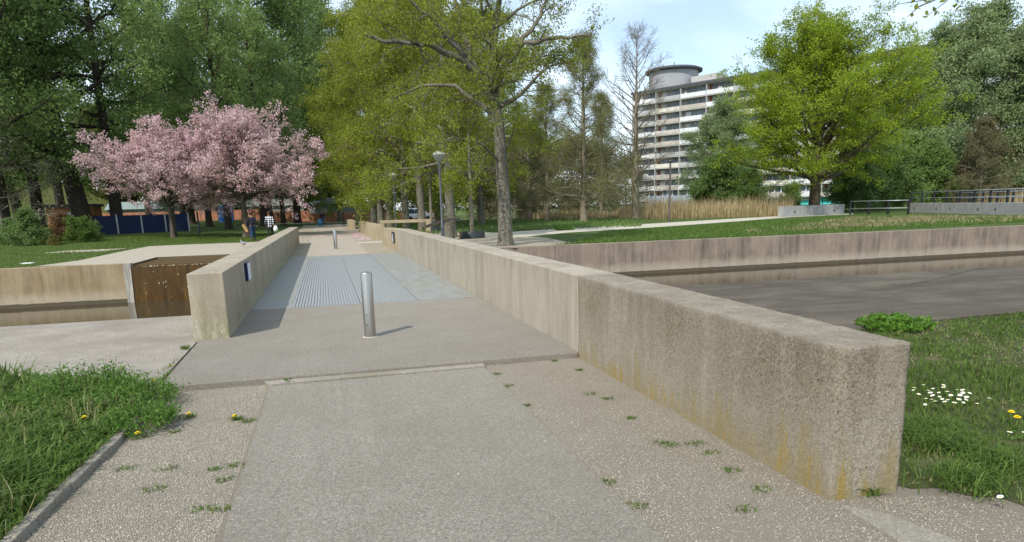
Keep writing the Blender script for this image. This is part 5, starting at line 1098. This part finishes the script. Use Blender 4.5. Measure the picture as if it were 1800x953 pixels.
# ------------------------------------------------------------------ people and pigeon
def skin_obj(name, verts, edges, rads, mat, parent, sub=2):
    me = bpy.data.meshes.new(name); me.from_pydata(verts, edges, []); me.update(); o = link_mesh(name, me, mat, parent)
    s = o.modifiers.new('skin', 'SKIN'); s.use_smooth_shade = True
    sub_ = o.modifiers.new('sub', 'SUBSURF'); sub_.levels = sub; sub_.render_levels = sub
    for i, r in enumerate(rads):
        me.skin_vertices[0].data[i].radius = r if hasattr(r, '__len__') else (r, r)
    me.skin_vertices[0].data[0].use_root = True
    dg = bpy.context.evaluated_depsgraph_get(); dg.update(); ev = o.evaluated_get(dg); m2 = bpy.data.meshes.new_from_object(ev)
    o.modifiers.clear(); o.data = m2
    if not m2.materials: m2.materials.append(mat)
    return o
def person(lb, locn, rz, cols, stride=.22, coat=False, scale=1., arm=(0, 0)):
    """walking figure facing +Y, about 1.75 m"""
    t = thing('person', lb, 'person', locn, rz); t.scale = (scale,)*3
    sk = plain('skin', (.35, .2, .13), .6)
    hip = (0, 0, .95); J = dict(hip=hip, ch=(0, .02, 1.32), nk=(0, .02, 1.47), hd=(0, .04, 1.58), tp=(0, .03, 1.7))
    legs = {}
    for s in (-1, 1):
        f = stride*s; legs[s] = [(s*.09, 0, .9), (s*.1, f*.55+.05, .5), (s*.1, f-.04*(s < 0), .1 if s > 0 else .14), (s*.11, f+.13, .05 if s > 0 else .07)]
    arms = {s: [(s*.19, .01, 1.4), (s*.25, -.03-s*.04+arm[0]*.2, 1.14), (s*.26, .08-s*.1+arm[0]*.25, .9), (s*.26, .1-s*.12+arm[0]*.25, .82)] for s in (-1, 1)}
    v = [J['hip'], (0, .01, 1.12), J['ch'], J['nk'], J['hd'], J['tp']]; e = [(0, 1), (1, 2), (2, 3), (3, 4), (4, 5)]; r = [(.13, .1), (.125, .095), (.15, .1), .055, (.082, .1), (.06, .075)]
    for s in (-1, 1):
        o = len(v); v += legs[s]; e += [(0, o), (o, o+1), (o+1, o+2), (o+2, o+3)]; r += [.085, .06, .042, .038]
        o = len(v); v += arms[s]; e += [(2, o), (o, o+1), (o+1, o+2), (o+2, o+3)]; r += [.055, .045, .036, .035]
    skin_obj('body', v, e, r, sk, t)
    v = [(0, 0, .87), (0, .01, 1.1), J['ch'], (0, .02, 1.44)]; e = [(0, 1), (1, 2), (2, 3)]; r = [.165, .165, (.19, .16), .085]
    if coat: v.append((0, 0, .7)); e.append((0, 4)); r.append(.19)
    for s in (-1, 1): o = len(v); v += [(a[0]*1.02, a[1], a[2]) for a in arms[s][:3]]; e += [(2, o), (o, o+1), (o+1, o+2)]; r += [.075, .066, .056]
    skin_obj('jacket', v, e, r, cols[0], t)
    v = [(0, 0, 1.0)]; e = []; r = [.15]
    for s in (-1, 1): o = len(v); v += legs[s][:3]; e += [(0, o), (o, o+1), (o+1, o+2)]; r += [.102, .078, .06]
    skin_obj('trousers', v, e, r, cols[1], t)
    for s in (-1, 1):
        a, b = legs[s][2], legs[s][3]; skin_obj('shoe', [(a[0], a[1]-.04, a[2]-.05), (b[0], b[1]-.02, b[2]-.01), (b[0], b[1]+.06, b[2]-.015)], [(0, 1), (1, 2)], [.05, .048, .035], cols[3], t)
    MB().ball((0, .015, 1.655), .112, 14, 9, .86, 1.0, 1.05).build('hair', cols[2], t)
    return t
def mat_check():
    m, nt, b = new_mat('black and white check'); v = nd(nt, 'ShaderNodeTexCoord').outputs['Object']; s = nd(nt, 'ShaderNodeSeparateXYZ', {'Vector': v})
    f = []
    for ax, sc_ in ((0, 7.), (2, 7.)):
        w = math_(nt, 'FRACT', math_(nt, 'MULTIPLY', s.outputs[ax], sc_)); f.append(math_(nt, 'LESS_THAN', w, .38))
    k = math_(nt, 'MAXIMUM', f[0], f[1]); setc(nt, b, mix(nt, k, (.75, .76, .78), (.03, .03, .04))); return m
navy = plain('navy jacket cloth', (.016, .016, .028), .9); jean = plain('dark denim', (.025, .05, .12), .9); hairb = plain('dark hair', (.02, .015, .012), .7); shoe = plain('dark shoes', (.02, .02, .02), .7); hairr = plain('auburn hair', (.11, .035, .018), .7)
P1 = gpt(441, 46.5); per1 = person('walker in dark jacket and jeans holding a tan parcel', P1, .15, (navy, jean, hairb, shoe), .2)
t = thing('parcel', 'tan parcel held by the walker in the dark jacket', 'parcel', P1+Vector((-.33, -.02, .55)), .3); o = MB().box(-.07, .07, -.2, .2, 0, .48).build('box', plain('tan card', (.5, .3, .12), .8), t, bevel=.01); t.rotation_euler = (.0, -.45, .2)
P2 = gpt(472, 50); per2 = person('walker in black and white checked coat seen from behind', P2, -.1, (mat_check(), plain('black trousers', (.02, .02, .022), .9), hairr, shoe), .15, True)
t = thing('carrier_bag', 'white plastic bag carried by the walker in the checked coat', 'bag', P2+Vector((.36, .06, .42)))
MB().lathe([(.03, 0), (.14, .03), (.16, .2), (.1, .36), (.03, .44)], 12).build('bag_body', M_white, t); MB().tube([(-.03, 0, .42), (0, 0, .5), (.03, 0, .42)], .008, 5).build('handle', M_white, t)
P3 = gpt(566, 86); per3 = person('far walker coming along the path in dark jacket', P3, math.pi, (navy, plain('blue jeans', (.05, .12, .24), .9), hairr, shoe), .1)
t = thing('carrier_bag', 'light blue bag carried by the far walker', 'bag', P3+Vector((-.33, -.05, .0)))
MB().lathe([(.05, .02), (.25, .05), (.27, .55), (.16, .75), (.04, .8)], 12).build('bag_body', plain('light blue plastic', (.1, .32, .5), .6), t); MB().tube([(-.04, 0, .78), (0, 0, .86), (.04, 0, .78)], .012, 5).build('handle', plain('light blue plastic', (.1, .32, .5), .6), t)
# pigeon
p = atz(428, 433.5); t = thing('pigeon', 'grey pigeon standing on the pale platform behind the parapet', 'pigeon', (p[0], p[1], .0), 2.4)
skin_obj('body', [(0, 0, .17), (.08, 0, .2), (.13, 0, .26), (.15, 0, .33), (.185, 0, .345), (-.09, 0, .155), (-.2, 0, .13)], [(0, 1), (1, 2), (2, 3), (3, 4), (0, 5), (5, 6)], [.075, .07, .042, .036, .014, .055, .022], plain('pigeon grey', (.2, .21, .24), .8), t)
for s in (-1, 1):
    MB().ball((-.05, s*.06, .19), .1, 10, 6, 1.1, .25, .55).build('wing', plain('pigeon wing', (.28, .29, .32), .8), t)
    MB().tube([(.01, s*.03, .12), (.015, s*.03, .01), (.05, s*.03, .006)], .008, 5).build('leg', plain('pigeon leg', (.35, .12, .1), .7), t)
